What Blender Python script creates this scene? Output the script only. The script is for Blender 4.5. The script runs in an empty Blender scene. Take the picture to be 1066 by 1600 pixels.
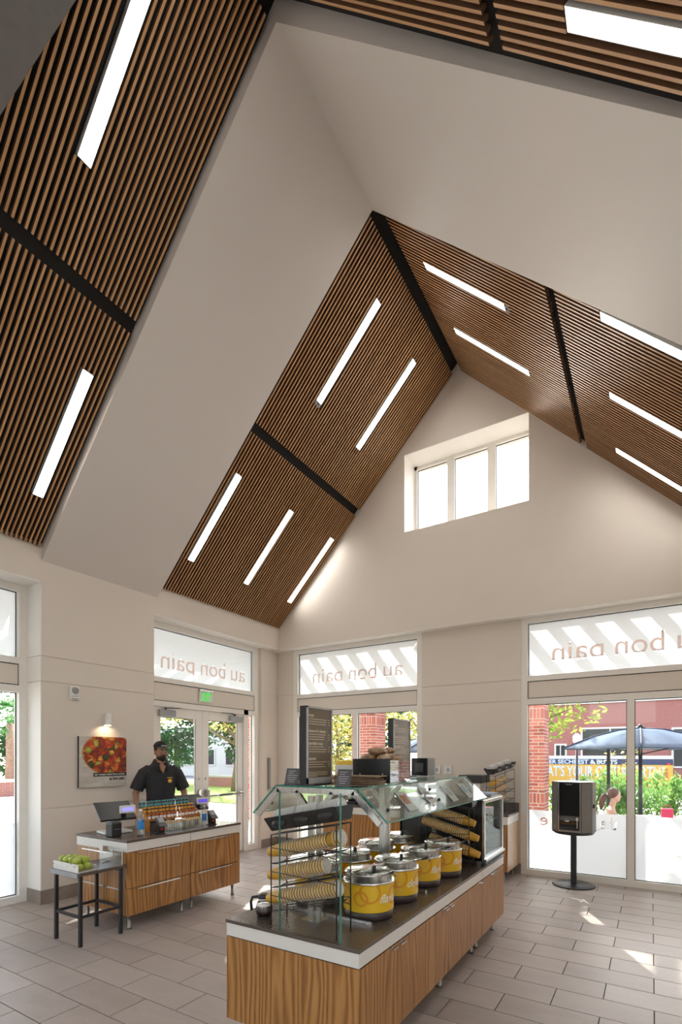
import bpy, bmesh, math, random
from mathutils import Vector, Matrix
SC = bpy.context.scene
COL = SC.collection
PI = math.pi
# ---------------------------------------------------------------- camera
cam_d = bpy.data.cameras.new('camera'); cam = bpy.data.objects.new('camera', cam_d); COL.objects.link(cam)
cam_d.sensor_fit = 'HORIZONTAL'; cam_d.sensor_width = 36.0
cam_d.lens = 778.0 / 1066.0 * 36.0
cam_d.shift_y = (1181 - 800) / 1066.0          # level shift lens: verticals stay parallel
cam_d.clip_start = 0.05; cam_d.clip_end = 400
YAW = math.atan((1018 - 533) / 778.0)
cam.location = (0, 0, 1.74); cam.rotation_euler = (PI / 2, 0, YAW)
SC.camera = cam
# ---------------------------------------------------------------- sky and sun
world = bpy.data.worlds.new('world'); SC.world = world; world.use_nodes = True
wn = world.node_tree; wn.nodes.clear()
sky = wn.nodes.new('ShaderNodeTexSky'); sky.sky_type = 'NISHITA'; sky.sun_disc = False
SUN = Vector((-0.72, 1.415, 1.0)).normalized()
sky.sun_elevation = math.asin(SUN.z); sky.sun_rotation = math.atan2(SUN.x, SUN.y)
sky.air_density = 1.0; sky.dust_density = 2.5; sky.ozone_density = 1.0
bgn = wn.nodes.new('ShaderNodeBackground'); bgn.inputs['Strength'].default_value = 0.75
won = wn.nodes.new('ShaderNodeOutputWorld')
hsv = wn.nodes.new('ShaderNodeHueSaturation'); hsv.inputs['Saturation'].default_value = 0.5
wn.links.new(sky.outputs[0], hsv.inputs['Color']); wn.links.new(hsv.outputs[0], bgn.inputs[0]); wn.links.new(bgn.outputs[0], won.inputs[0])
sun_d = bpy.data.lights.new('sun', 'SUN'); sun_d.energy = 9.0; sun_d.angle = 0.01; sun_d.color = (1.0, 0.95, 0.86)
sun = bpy.data.objects.new('sun', sun_d); COL.objects.link(sun)
sun.rotation_euler = SUN.to_track_quat('Z', 'Y').to_euler(); sun.location = (-8, 14, 12)
STRIP = 17.0                                    # radiance of the strip-light diffusers
# ---------------------------------------------------------------- exposure
SC.view_settings.view_transform = 'Standard'; SC.view_settings.look = 'None'
SC.view_settings.exposure = 0.22; SC.view_settings.gamma = 1.0
SC.view_settings.use_curve_mapping = False
SC.cycles.max_bounces = 10; SC.cycles.diffuse_bounces = 5; SC.cycles.glossy_bounces = 4
SC.cycles.transmission_bounces = 8; SC.cycles.transparent_max_bounces = 16
SC.cycles.sample_clamp_indirect = 6.0; SC.cycles.caustics_reflective = False; SC.cycles.caustics_refractive = False

# ---------------------------------------------------------------- materials
MATS = {}
class NT:
    def __init__(s, name):
        s.m = bpy.data.materials.new(name); s.m.use_nodes = True
        s.t = s.m.node_tree; s.t.nodes.clear()
        s.out = s.t.nodes.new('ShaderNodeOutputMaterial'); MATS[name] = s.m
    def n(s, typ, **kw):
        nd = s.t.nodes.new('ShaderNode' + typ)
        for k, v in kw.items():
            if k.startswith('i_'):
                nd.inputs[k[2:].replace('_', ' ')].default_value = v
            else: setattr(nd, k, v)
        return nd
    def l(s, a, b): s.t.links.new(a, b)
    def math(s, op, a, b=None, c=None):
        nd = s.t.nodes.new('ShaderNodeMath'); nd.operation = op
        for i, v in enumerate((a, b, c)):
            if v is None: continue
            if isinstance(v, (int, float)): nd.inputs[i].default_value = v
            else: s.l(v, nd.inputs[i])
        return nd.outputs[0]
    def ramp(s, fac, stops, interp='LINEAR'):
        r = s.t.nodes.new('ShaderNodeValToRGB'); r.color_ramp.interpolation = interp
        e = r.color_ramp.elements
        while len(e) < len(stops): e.new(0.5)
        for el, (p, c) in zip(e, stops): el.position = p; el.color = (*c, 1)
        s.l(fac, r.inputs[0]); return r.outputs[0]
    def pos(s, obj=False):
        if obj: return s.n('TexCoord').outputs['Object']
        return s.n('NewGeometry').outputs['Position']
    def noise(s, vec, scale, detail=3, rough=0.5, dist=0.0):
        nd = s.n('TexNoise'); nd.inputs['Scale'].default_value = scale; nd.inputs['Detail'].default_value = detail
        nd.inputs['Roughness'].default_value = rough; nd.inputs['Distortion'].default_value = dist
        s.l(vec, nd.inputs['Vector']); return nd.outputs['Fac']
    def scale(s, vec, sc):
        nd = s.n('Mapping'); nd.inputs['Scale'].default_value = sc; s.l(vec, nd.inputs['Vector']); return nd.outputs[0]
    def bsdf(s, col, rough=0.5, metal=0.0, **kw):
        b = s.n('BsdfPrincipled')
        if isinstance(col, tuple): b.inputs['Base Color'].default_value = (*col, 1)
        else: s.l(col, b.inputs['Base Color'])
        if isinstance(rough, (int, float)): b.inputs['Roughness'].default_value = rough
        else: s.l(rough, b.inputs['Roughness'])
        b.inputs['Metallic'].default_value = metal
        for k, v in kw.items(): b.inputs[k.replace('_', ' ')].default_value = v
        s.l(b.outputs[0], s.out.inputs[0]); return b
    def bump(s, b, h, dist=0.002, strength=0.5):
        bp = s.n('Bump'); bp.inputs['Distance'].default_value = dist; bp.inputs['Strength'].default_value = strength
        s.l(h, bp.inputs['Height']); s.l(bp.outputs[0], b.inputs['Normal'])

def plain(name, col, rough=0.5, metal=0.0, var=0.06, scale=14.0, **kw):
    """a plain finish with faint procedural tone variation"""
    t = NT(name); p = t.pos()
    f = t.noise(p, scale, 3)
    lo = tuple(max(0, c * (1 - var)) for c in col); hi = tuple(min(1, c * (1 + var)) for c in col)
    t.bsdf(t.ramp(f, [(0.3, lo), (0.7, hi)]), rough, metal, **kw); return t.m
def brushed(name, col, rough=0.3, axis=2):
    t = NT(name); sc = [220, 220, 220]; sc[axis] = 3
    f = t.noise(t.scale(t.pos(), tuple(sc)), 1.0, 2)
    r = t.math('MULTIPLY_ADD', f, 0.08, rough - 0.04)
    t.bsdf(t.ramp(f, [(0.3, tuple(c * 0.95 for c in col)), (0.7, col)]), r, 1.0); return t.m
def emit(name, col, strength):
    t = NT(name); e = t.n('Emission'); e.inputs[0].default_value = (*col, 1); e.inputs[1].default_value = strength
    t.l(e.outputs[0], t.out.inputs[0]); return t.m
def glass(name, tint=(0.96, 0.98, 0.97), refl=0.06, rough=0.0, wt=0.45):
    t = NT(name); tr = t.n('BsdfTransparent'); tr.inputs[0].default_value = (*tint, 1)
    gl = t.n('BsdfGlossy'); gl.inputs['Roughness'].default_value = rough
    lw = t.n('LayerWeight'); lw.inputs['Blend'].default_value = 0.25
    f = t.math('MULTIPLY_ADD', lw.outputs['Fresnel'], wt, refl)
    mx = t.n('MixShader'); t.l(f, mx.inputs[0]); t.l(tr.outputs[0], mx.inputs[1]); t.l(gl.outputs[0], mx.inputs[2])
    t.l(mx.outputs[0], t.out.inputs[0]); return t.m

plain('wall_paint', (0.715, 0.645, 0.57), 0.6, var=0.02, scale=1.2)
plain('trim_paint', (0.86, 0.83, 0.78), 0.45, var=0.02, scale=2)
plain('band_paint', (0.64, 0.59, 0.545), 0.6, var=0.015, scale=1.0)
plain('white_frame', (0.82, 0.79, 0.74), 0.4, var=0.02, scale=3)
plain('black_deck', (0.012, 0.010, 0.009), 0.9)
plain('gasket', (0.02, 0.02, 0.022), 0.6)
plain('black_metal', (0.018, 0.018, 0.02), 0.4)
plain('black_plastic', (0.016, 0.016, 0.018), 0.3)
plain('soffit_shade', (0.16, 0.15, 0.14), 0.8)  # shade of the unlit near band, put into its colour
plain('panel_charcoal', (0.15, 0.145, 0.135), 0.38)
plain('black_matte', (0.02, 0.019, 0.018), 0.7)
plain('dark_grey', (0.10, 0.10, 0.105), 0.5)
plain('mid_grey', (0.30, 0.30, 0.30), 0.5)
plain('grey_box', (0.34, 0.35, 0.36), 0.45)
plain('white_plastic', (0.75, 0.74, 0.71), 0.4)
plain('white_print', (0.85, 0.85, 0.83), 0.5)
plain('paper_white', (0.72, 0.70, 0.66), 0.7)
plain('laminate_white', (0.74, 0.71, 0.66), 0.25, var=0.02)
brushed('steel', (0.62, 0.61, 0.59), 0.28)
brushed('steel_bright', (0.80, 0.80, 0.79), 0.18)
brushed('steel_dark', (0.34, 0.33, 0.31), 0.4)
plain('chrome', (0.75, 0.75, 0.76), 0.12, 1.0, var=0.03)
glass('window_glass', (0.97, 0.98, 0.975), 0.012, wt=0.22); glass('guard_glass', (0.90, 0.96, 0.94), 0.08); glass('acrylic', (0.93, 0.95, 0.95), 0.09)
plain('glass_edge', (0.04, 0.22, 0.17), 0.15)
emit('strip_diffuser', (1.0, 0.965, 0.92), STRIP)
emit('sconce_bulb', (1.0, 0.72, 0.42), 90.0)
emit('exit_green', (0.10, 0.95, 0.12), 0.75)
emit('pos_screen', (0.16, 0.11, 0.75), 0.8)
emit('pos_screen_pale', (0.42, 0.38, 0.92), 0.9)

# frosted film: sunlight glows through it
t = NT('frosted_film'); a = t.n('BsdfTranslucent'); a.inputs[0].default_value = (0.80, 0.82, 0.83, 1)
b = t.n('BsdfDiffuse'); b.inputs[0].default_value = (0.85, 0.86, 0.86, 1)
mx = t.n('MixShader'); mx.inputs[0].default_value = 0.25
t.l(a.outputs[0], mx.inputs[1]); t.l(b.outputs[0], mx.inputs[2]); t.l(mx.outputs[0], t.out.inputs[0])

def wood(name, dark, mid, light, rough, freq, cath=True):
    t = NT(name); p = t.pos(); sx = t.n('SeparateXYZ'); t.l(p, sx.inputs[0])
    u = t.math('ADD', sx.outputs[0], sx.outputs[1])
    cb = t.n('CombineXYZ'); t.l(u, cb.inputs[0]); t.l(t.math('MULTIPLY', sx.outputs[2], 0.13), cb.inputs[1])
    big = t.noise(cb.outputs[0], 4.5, 2, 0.45, 0.3)
    ph = t.math('ADD', t.math('MULTIPLY', u, freq), t.math('MULTIPLY', big, 8.0 if cath else 3.0))
    wv = t.math('MULTIPLY_ADD', t.math('SINE', t.math('MULTIPLY', ph, 2 * PI)), 0.5, 0.5)
    cb2 = t.n('CombineXYZ'); t.l(t.math('MULTIPLY', u, 260.0), cb2.inputs[0]); t.l(t.math('MULTIPLY', sx.outputs[2], 6.0), cb2.inputs[1])
    fine = t.noise(cb2.outputs[0], 1.0, 2)
    f = t.math('ADD', t.math('MULTIPLY', wv, 0.42), t.math('MULTIPLY', fine, 0.58))
    t.bsdf(t.ramp(f, [(0.15, dark), (0.5, mid), (0.85, light)]), rough)
wood('cabinet_wood', (0.17, 0.065, 0.018), (0.38, 0.175, 0.050), (0.50, 0.255, 0.085), 0.32, 22)
wood('cabinet_wood_pale', (0.34, 0.19, 0.095), (0.50, 0.31, 0.17), (0.60, 0.40, 0.24), 0.35, 20, False)
# ceiling slats: straight oak grain along the slope
t = NT('slat_wood'); p = t.pos(); f = t.noise(t.scale(p, (3, 90, 3)), 1.0, 3)
oi = t.n('ObjectInfo'); f2 = t.math('ADD', t.math('MULTIPLY', f, 0.6), t.math('MULTIPLY', oi.outputs['Random'], 0.4))
t.bsdf(t.ramp(f2, [(0.2, (0.40, 0.205, 0.082)), (0.8, (0.60, 0.345, 0.16))]), 0.45)
plain('slat_side_shade', (0.15, 0.073, 0.032), 0.7, var=0.15)  # slat sides darkened as if shaded by their neighbours
# solid surface worktop
t = NT('worktop'); p = t.pos(); f = t.noise(p, 120, 2); f2 = t.noise(p, 3, 2)
t.bsdf(t.ramp(t.math('ADD', t.math('MULTIPLY', f, 0.5), t.math('MULTIPLY', f2, 0.5)), [(0.3, (0.075, 0.056, 0.045)), (0.7, (0.125, 0.097, 0.08))]), 0.27)
# porcelain floor tile
t = NT('floor_tile'); p = t.pos(); f = t.noise(t.scale(p, (1.2, 2.6, 1)), 2.2, 6, 0.62); oi = t.n('ObjectInfo')
g = t.noise(p, 55, 3)
f2 = t.math('ADD', t.math('ADD', t.math('MULTIPLY', f, 0.62), t.math('MULTIPLY', g, 0.18)), t.math('MULTIPLY', oi.outputs['Random'], 0.2))
b = t.bsdf(t.ramp(f2, [(0.25, (0.31, 0.262, 0.232)), (0.75, (0.46, 0.40, 0.36))]), t.math('MULTIPLY_ADD', f, 0.25, 0.32))
t.bump(b, g, 0.0006, 0.3)
plain('grout', (0.045, 0.037, 0.032), 0.9)
t = NT('base_tile'); p = t.pos(); f = t.noise(p, 6, 5)
t.bsdf(t.ramp(f, [(0.3, (0.20, 0.16, 0.135)), (0.7, (0.30, 0.25, 0.215))]), 0.4)
# bricks
t = NT('brick_red'); p = t.pos(); f = t.noise(p, 30, 4); oi = t.n('ObjectInfo')
f2 = t.math('ADD', t.math('MULTIPLY', f, 0.45), t.math('MULTIPLY', oi.outputs['Random'], 0.55))
t.bsdf(t.ramp(f2, [(0.12, (0.17, 0.07, 0.06)), (0.35, (0.44, 0.13, 0.095)), (0.85, (0.58, 0.22, 0.165))]), 0.85)
t = NT('brick_mixed'); p = t.pos(); br = t.n('TexVoronoi', feature='F1'); br.inputs['Scale'].default_value = 6.0; t.l(p, br.inputs['Vector'])
t.bsdf(t.ramp(t.noise(p, 14, 4), [(0.25, (0.30, 0.09, 0.07)), (0.75, (0.54, 0.19, 0.14))]), 0.85)
plain('mortar', (0.74, 0.70, 0.65), 0.9)
plain('brick_far', (0.36, 0.15, 0.13), 0.9, var=0.2, scale=9)
# outdoors
t = NT('concrete'); p = t.pos(); f = t.noise(p, 1.3, 6)
t.bsdf(t.ramp(f, [(0.3, (0.50, 0.48, 0.45)), (0.7, (0.64, 0.62, 0.58))]), 0.8)
plain('asphalt', (0.30, 0.30, 0.31), 0.9, var=0.1, scale=4)
t = NT('lawn'); p = t.pos(); f = t.noise(p, 9, 6)
t.bsdf(t.ramp(f, [(0.3, (0.16, 0.25, 0.03)), (0.7, (0.36, 0.44, 0.09))]), 0.9)
def leaf(name, c1, c2):
    t = NT(name); f = t.noise(t.pos(), 2.7, 4)
    col = t.ramp(f, [(0.32, c1), (0.68, c2)])
    d = t.n('BsdfDiffuse'); tr = t.n('BsdfTranslucent'); t.l(col, d.inputs[0]); t.l(col, tr.inputs[0])
    mx = t.n('MixShader'); mx.inputs[0].default_value = 0.5
    t.l(d.outputs[0], mx.inputs[1]); t.l(tr.outputs[0], mx.inputs[2]); t.l(mx.outputs[0], t.out.inputs[0])
leaf('leaf_yellow', (0.36, 0.38, 0.10), (0.70, 0.60, 0.24))
leaf('leaf_green', (0.10, 0.22, 0.04), (0.42, 0.50, 0.10))
leaf('leaf_dark', (0.03, 0.09, 0.05), (0.10, 0.22, 0.08))
leaf('leaf_palm', (0.06, 0.20, 0.07), (0.22, 0.42, 0.14))
leaf('leaf_shrub', (0.09, 0.24, 0.06), (0.30, 0.50, 0.14))
plain('bark', (0.20, 0.15, 0.09), 0.9, var=0.3)
plain('bark_palm', (0.42, 0.25, 0.17), 0.9, var=0.3)
# furniture and goods
plain('kettle_yellow', (0.78, 0.47, 0.012), 0.35, var=0.03)
plain('print_orange', (0.70, 0.29, 0.010), 0.4, var=0.03)
plain('kettle_base', (0.06, 0.045, 0.04), 0.4)
plain('cup_yellow', (0.60, 0.32, 0.03), 0.5, var=0.04)
plain('cup_white', (0.80, 0.74, 0.66), 0.55, var=0.02)
plain('lid_white', (0.66, 0.65, 0.63), 0.4)
plain('coffee', (0.045, 0.012, 0.006), 0.1)
plain('kraft', (0.27, 0.175, 0.105), 0.8, var=0.2, scale=30)
plain('card_grey', (0.085, 0.08, 0.085), 0.5)
plain('card_text', (0.42, 0.41, 0.40), 0.5)
plain('menu_brown', (0.135, 0.10, 0.062), 0.35, var=0.05, scale=3)
plain('menu_text', (0.62, 0.53, 0.39), 0.5)
plain('menu_frame', (0.42, 0.42, 0.42), 0.35)
plain('pear_green', (0.36, 0.43, 0.06), 0.4, var=0.2, scale=30)
plain('blue_label', (0.03, 0.22, 0.55), 0.4, var=0.3, scale=40)
plain('paper_blue', (0.34, 0.44, 0.62), 0.5)
plain('pack_teal', (0.07, 0.32, 0.35), 0.35, var=0.2, scale=60)
plain('pack_orange', (0.72, 0.36, 0.04), 0.4, var=0.25, scale=70)
plain('pack_red', (0.50, 0.13, 0.04), 0.4, var=0.3, scale=70)
plain('pack_dark', (0.05, 0.03, 0.025), 0.4)
plain('biscotti', (0.62, 0.45, 0.26), 0.6, var=0.2, scale=60)
plain('amber', (0.5, 0.2, 0.03), 0.3)
plain('yellow_card', (0.85, 0.55, 0.05), 0.5)
t = NT('bread'); f = t.noise(t.pos(), 26, 4)
t.bsdf(t.ramp(f, [(0.3, (0.16, 0.09, 0.05)), (0.55, (0.42, 0.26, 0.14)), (0.75, (0.68, 0.56, 0.42))]), 0.35)
# people
plain('skin_brown', (0.33, 0.17, 0.105), 0.5, var=0.06)
plain('skin_light', (0.60, 0.38, 0.28), 0.5, var=0.05)
plain('polo_black', (0.016, 0.015, 0.018), 0.75)
plain('hair_black', (0.012, 0.009, 0.008), 0.7)
plain('hair_brown', (0.11, 0.045, 0.025), 0.6, var=0.3, scale=40)
plain('eye_white', (0.75, 0.72, 0.68), 0.3)
plain('lip', (0.28, 0.11, 0.09), 0.5)
plain('emblem_orange', (0.85, 0.42, 0.05), 0.6)
plain('tank_white', (0.78, 0.77, 0.75), 0.8)
plain('tank_blue', (0.08, 0.16, 0.50), 0.8)
plain('cap_red', (0.45, 0.05, 0.05), 0.8)
plain('denim', (0.08, 0.10, 0.16), 0.8)
plain('magenta', (0.72, 0.05, 0.14), 0.5)
plain('bus_orange', (0.72, 0.40, 0.06), 0.4)
plain('bus_blue', (0.03, 0.04, 0.10), 0.35)
plain('bus_letter', (0.62, 0.68, 0.80), 0.5)
plain('rubber', (0.02, 0.02, 0.02), 0.8)
plain('dark_window', (0.03, 0.035, 0.04), 0.1)
plain('signal_red', (0.7, 0.03, 0.03), 0.4)
plain('stucco', (0.66, 0.63, 0.58), 0.8)
plain('pergola_tan', (0.46, 0.37, 0.33), 0.8)
t = NT('umbrella_cloth'); d = t.n('BsdfDiffuse'); d.inputs[0].default_value = (0.26, 0.33, 0.44, 1); tr = t.n('BsdfTranslucent'); tr.inputs[0].default_value = (0.35, 0.36, 0.36, 1)
mx = t.n('MixShader'); mx.inputs[0].default_value = 0.35; t.l(d.outputs[0], mx.inputs[1]); t.l(tr.outputs[0], mx.inputs[2]); t.l(mx.outputs[0], t.out.inputs[0])
plain('umbrella_navy', (0.03, 0.05, 0.11), 0.7)

# printed canvas: a bowl of vegetable soup on white cloth (flat print, object space: x across, z up, 0..1)
t = NT('soup_print'); p = t.pos(True); sx = t.n('SeparateXYZ'); t.l(p, sx.inputs[0])
ex = t.math('DIVIDE', t.math('SUBTRACT', sx.outputs[1], 0.415), 0.365); ez = t.math('DIVIDE', t.math('SUBTRACT', sx.outputs[2], 0.415), 0.27)
# tilt the ellipse a little
exr = t.math('ADD', t.math('MULTIPLY', ex, 0.96), t.math('MULTIPLY', ez, 0.28)); ezr = t.math('SUBTRACT', t.math('MULTIPLY', ez, 0.96), t.math('MULTIPLY', ex, 0.2))
dd = t.math('SQRT', t.math('ADD', t.math('MULTIPLY', exr, exr), t.math('MULTIPLY', ezr, ezr)))
vo = t.n('TexVoronoi', feature='F1'); vo.inputs['Scale'].default_value = 15.0; vo.inputs['Randomness'].default_value = 1.0
wp = t.n('TexNoise'); wp.inputs['Scale'].default_value = 9.0; t.l(p, wp.inputs['Vector'])
mxv = t.n('VectorMath', operation='MULTIPLY_ADD'); mxv.inputs[1].default_value = (0.12, 0.12, 0.12); t.l(wp.outputs['Color'], mxv.inputs[0]); t.l(p, mxv.inputs[2])
t.l(mxv.outputs[0], vo.inputs['Vector']); sc = t.n('SeparateColor'); t.l(vo.outputs['Color'], sc.inputs[0])
bits = t.ramp(sc.outputs[0], [(0.0, (0.30, 0.035, 0.01)), (0.34, (0.52, 0.06, 0.015)), (0.5, (0.72, 0.16, 0.03)), (0.66, (0.80, 0.36, 0.04)), (0.78, (0.75, 0.50, 0.08)), (0.87, (0.05, 0.07, 0.015)), (0.95, (0.42, 0.42, 0.06))], 'CONSTANT')
mc = t.n('Mix', data_type='RGBA', blend_type='MULTIPLY'); mc.inputs[0].default_value = 1.0; t.l(bits, mc.inputs[6])
t.l(t.ramp(vo.outputs['Distance'], [(0.15, (1.1, 1.1, 1.1)), (0.85, (0.45, 0.25, 0.2))]), mc.inputs[7])
cloth = t.ramp(t.noise(t.scale(p, (1, 2, 7)), 3.0, 3), [(0.3, (0.46, 0.42, 0.37)), (0.7, (0.62, 0.58, 0.52))])
dd2 = t.math('MULTIPLY', dd, 0.5)
m1 = t.n('Mix', data_type='RGBA'); t.l(t.ramp(dd2, [(0.488, (0, 0, 0)), (0.494, (1, 1, 1))]), m1.inputs[0]); t.l(mc.outputs[2], m1.inputs[6]); m1.inputs[7].default_value = (0.48, 0.20, 0.05, 1)
m2 = t.n('Mix', data_type='RGBA'); t.l(t.ramp(dd2, [(0.508, (0, 0, 0)), (0.514, (1, 1, 1))]), m2.inputs[0])
t.l(m1.outputs[2], m2.inputs[6]); t.l(cloth, m2.inputs[7])
t.bsdf(m2.outputs[2], 0.5)

# ---------------------------------------------------------------- mesh helpers
def wloc(o):
    v = Vector((0, 0, 0))
    while o is not None: v += o.location; o = o.parent
    return v
class MB:
    def __init__(s): s.v = []; s.f = []; s.s = []
    def add(s, vs, fs, smooth=False):
        k = len(s.v); s.v += [tuple(v) for v in vs]; s.f += [tuple(i + k for i in f) for f in fs]; s.s += [smooth] * len(fs); return s
    def box(s, x0, x1, y0, y1, z0, z1):
        return s.add([(x0, y0, z0), (x1, y0, z0), (x1, y1, z0), (x0, y1, z0), (x0, y0, z1), (x1, y0, z1), (x1, y1, z1), (x0, y1, z1)],
                     [(0, 3, 2, 1), (4, 5, 6, 7), (0, 1, 5, 4), (1, 2, 6, 5), (2, 3, 7, 6), (3, 0, 4, 7)])
    def bar(s, p, q, w, h, up=(0, 0, 1)):
        p, q = Vector(p), Vector(q); d = (q - p).normalized(); u = Vector(up)
        if abs(d.dot(u)) > 0.99: u = Vector((1, 0, 0))
        a = d.cross(u).normalized() * (w / 2); b = a.cross(d).normalized() * (h / 2)
        return s.add([p - a - b, p + a - b, p + a + b, p - a + b, q - a - b, q + a - b, q + a + b, q - a + b],
                     [(0, 1, 2, 3), (7, 6, 5, 4), (1, 0, 4, 5), (2, 1, 5, 6), (3, 2, 6, 7), (0, 3, 7, 4)])
    def tube(s, pts, r, n=6, caps=True):
        pts = [Vector(p) for p in pts]; rs = r if isinstance(r, (list, tuple)) else [r] * len(pts)
        rings = []; prev = None
        for i, p in enumerate(pts):
            d = (pts[min(i + 1, len(pts) - 1)] - pts[max(i - 1, 0)]).normalized()
            if prev is None:
                a = d.cross(Vector((0, 0, 1)) if abs(d.z) < 0.9 else Vector((1, 0, 0))).normalized()
            else:
                a = (prev - d * prev.dot(d)).normalized()
            prev = a; b = d.cross(a)
            rings.append([p + (a * math.cos(2 * PI * k / n) + b * math.sin(2 * PI * k / n)) * rs[i] for k in range(n)])
        vs = [v for rg in rings for v in rg]; fs = []
        for i in range(len(rings) - 1):
            for k in range(n): fs.append((i * n + k, i * n + (k + 1) % n, (i + 1) * n + (k + 1) % n, (i + 1) * n + k))
        s.add(vs, fs, True)
        if caps:
            s.add(rings[0], [tuple(reversed(range(n)))]); s.add(rings[-1], [tuple(range(n))])
        return s
    def lathe(s, prof, n=24, o=(0, 0, 0), cap0=True, cap1=True, M=None):
        o = Vector(o); vs = []
        for r, z in prof:
            for k in range(n): vs.append(Vector((r * math.cos(2 * PI * k / n), r * math.sin(2 * PI * k / n), z)))
        if M is not None: vs = [M @ v for v in vs]
        vs = [v + o for v in vs]; fs = []; m = len(prof)
        for i in range(m - 1):
            for k in range(n): fs.append((i * n + k, i * n + (k + 1) % n, (i + 1) * n + (k + 1) % n, (i + 1) * n + k))
        s.add(vs, fs, True)
        if cap0: s.add(vs[:n], [tuple(reversed(range(n)))])
        if cap1: s.add(vs[-n:], [tuple(range(n))])
        return s
    def prism(s, poly, a, b, axis='y'):
        n = len(poly)
        f = {'y': lambda p, t: (p[0], t, p[1]), 'x': lambda p, t: (t, p[0], p[1]), 'z': lambda p, t: (p[0], p[1], t)}[axis]
        vs = [f(p, a) for p in poly] + [f(p, b) for p in poly]
        return s.add(vs, [tuple(range(n)), tuple(reversed(range(n, 2 * n)))] + [(i, n + i, n + (i + 1) % n, (i + 1) % n) for i in range(n)])
    def ell(s, c, r, n=16, m=10, M=None):
        c = Vector(c); vs = []; fs = []
        for i in range(m + 1):
            ph = PI * i / m
            for k in range(n):
                v = Vector((r[0] * math.sin(ph) * math.cos(2 * PI * k / n), r[1] * math.sin(ph) * math.sin(2 * PI * k / n), -r[2] * math.cos(ph)))
                if M is not None: v = M @ v
                vs.append(c + v)
        for i in range(m):
            for k in range(n): fs.append((i * n + k, i * n + (k + 1) % n, (i + 1) * n + (k + 1) % n, (i + 1) * n + k))
        return s.add(vs, fs, True)
    def loft(s, rings, caps=True):
        """rings: list of (center, ax, ay) with half-axis vectors"""
        n = 16; vs = []; fs = []
        for c, a, b in rings:
            c, a, b = Vector(c), Vector(a), Vector(b)
            for k in range(n): vs.append(c + a * math.cos(2 * PI * k / n) + b * math.sin(2 * PI * k / n))
        for i in range(len(rings) - 1):
            for k in range(n): fs.append((i * n + k, i * n + (k + 1) % n, (i + 1) * n + (k + 1) % n, (i + 1) * n + k))
        s.add(vs, fs, True)
        if caps: s.add(vs[:n], [tuple(reversed(range(n)))]); s.add(vs[-n:], [tuple(range(n))])
        return s
    def mesh(s, name, mat, off=Vector((0, 0, 0))):
        me = bpy.data.meshes.new(name)
        me.from_pydata([tuple(Vector(v) - off) for v in s.v], [], s.f)
        me.polygons.foreach_set('use_smooth', s.s)
        bm = bmesh.new(); bm.from_mesh(me); bmesh.ops.remove_doubles(bm, verts=bm.verts, dist=1e-6)
        bmesh.ops.recalc_face_normals(bm, faces=bm.faces); bm.to_mesh(me); bm.free()
        me.materials.append(MATS[mat]); return me
    def build(s, name, mat, parent=None, local=False, bevel=0, seg=2):
        off = Vector((0, 0, 0)) if (parent is None or local) else wloc(parent)
        o = bpy.data.objects.new(name, s.mesh(name, mat, off)); COL.objects.link(o)
        if parent is not None: o.parent = parent
        if bevel:
            md = o.modifiers.new('bevel', 'BEVEL'); md.width = bevel; md.segments = seg; md.limit_method = 'ANGLE'; md.angle_limit = 0.7
        return o
def tag(o, label, cat, group=None, kind=None):
    if label: o['label'] = label
    if cat: o['category'] = cat
    if group: o['group'] = group
    if kind: o['kind'] = kind
    return o
def thing(name, label, cat, loc=(0, 0, 0), rotz=0.0, group=None):
    o = bpy.data.objects.new(name, None); COL.objects.link(o); o.empty_display_size = 0.1
    o.location = loc; o.rotation_euler = (0, 0, rotz); return tag(o, label, cat, group)
def struct(name, label=None, loc=(0, 0, 0)):
    o = bpy.data.objects.new(name, None); COL.objects.link(o); o.location = loc
    return tag(o, label, None, None, 'structure')
def dup(root, loc, rotz=0.0, label=None, group=None):
    def cp(o, par):
        c = o.copy(); COL.objects.link(c)
        if par is not None: c.parent = par
        for ch in list(o.children): cp(ch, c)
        return c
    r = cp(root, None); r.location = loc; r.rotation_euler = (0, 0, rotz)
    if label: r['label'] = label
    if group: r['group'] = group
    return r
def text_mesh(body, size, mat, extrude=0.0008, shear=0.0, bold=0.0, space=1.0, align='LEFT'):
    cu = bpy.data.curves.new('lettering', 'FONT'); cu.body = body; cu.size = size; cu.extrude = extrude
    cu.shear = shear; cu.offset = bold; cu.space_character = space; cu.align_x = align; cu.resolution_u = 3
    ob = bpy.data.objects.new('lettering', cu); COL.objects.link(ob)
    dg = bpy.context.evaluated_depsgraph_get(); me = bpy.data.meshes.new_from_object(ob.evaluated_get(dg))
    bpy.data.objects.remove(ob); bpy.data.curves.remove(cu)
    me.materials.clear(); me.materials.append(MATS[mat]); return me
def text(name, body, size, mat, origin, ax, ay, parent=None, fit=None, **kw):
    """flat lettering: baseline starts at origin, runs along ax, up is ay; fit = wished width"""
    me = text_mesh(body, size, mat, **kw)
    ax, ay = Vector(ax).normalized(), Vector(ay).normalized(); az = ax.cross(ay)
    xs = [v.co.x for v in me.vertices]; k = 1.0
    if fit and xs: k = fit / (max(xs) - min(xs))
    off = wloc(parent) if parent is not None else Vector((0, 0, 0)); o0 = Vector(origin) - off
    for v in me.vertices: v.co = o0 + ax * (v.co.x * k) + ay * v.co.y + az * v.co.z
    o = bpy.data.objects.new(name, me); COL.objects.link(o)
    if parent is not None: o.parent = parent
    return o
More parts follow.
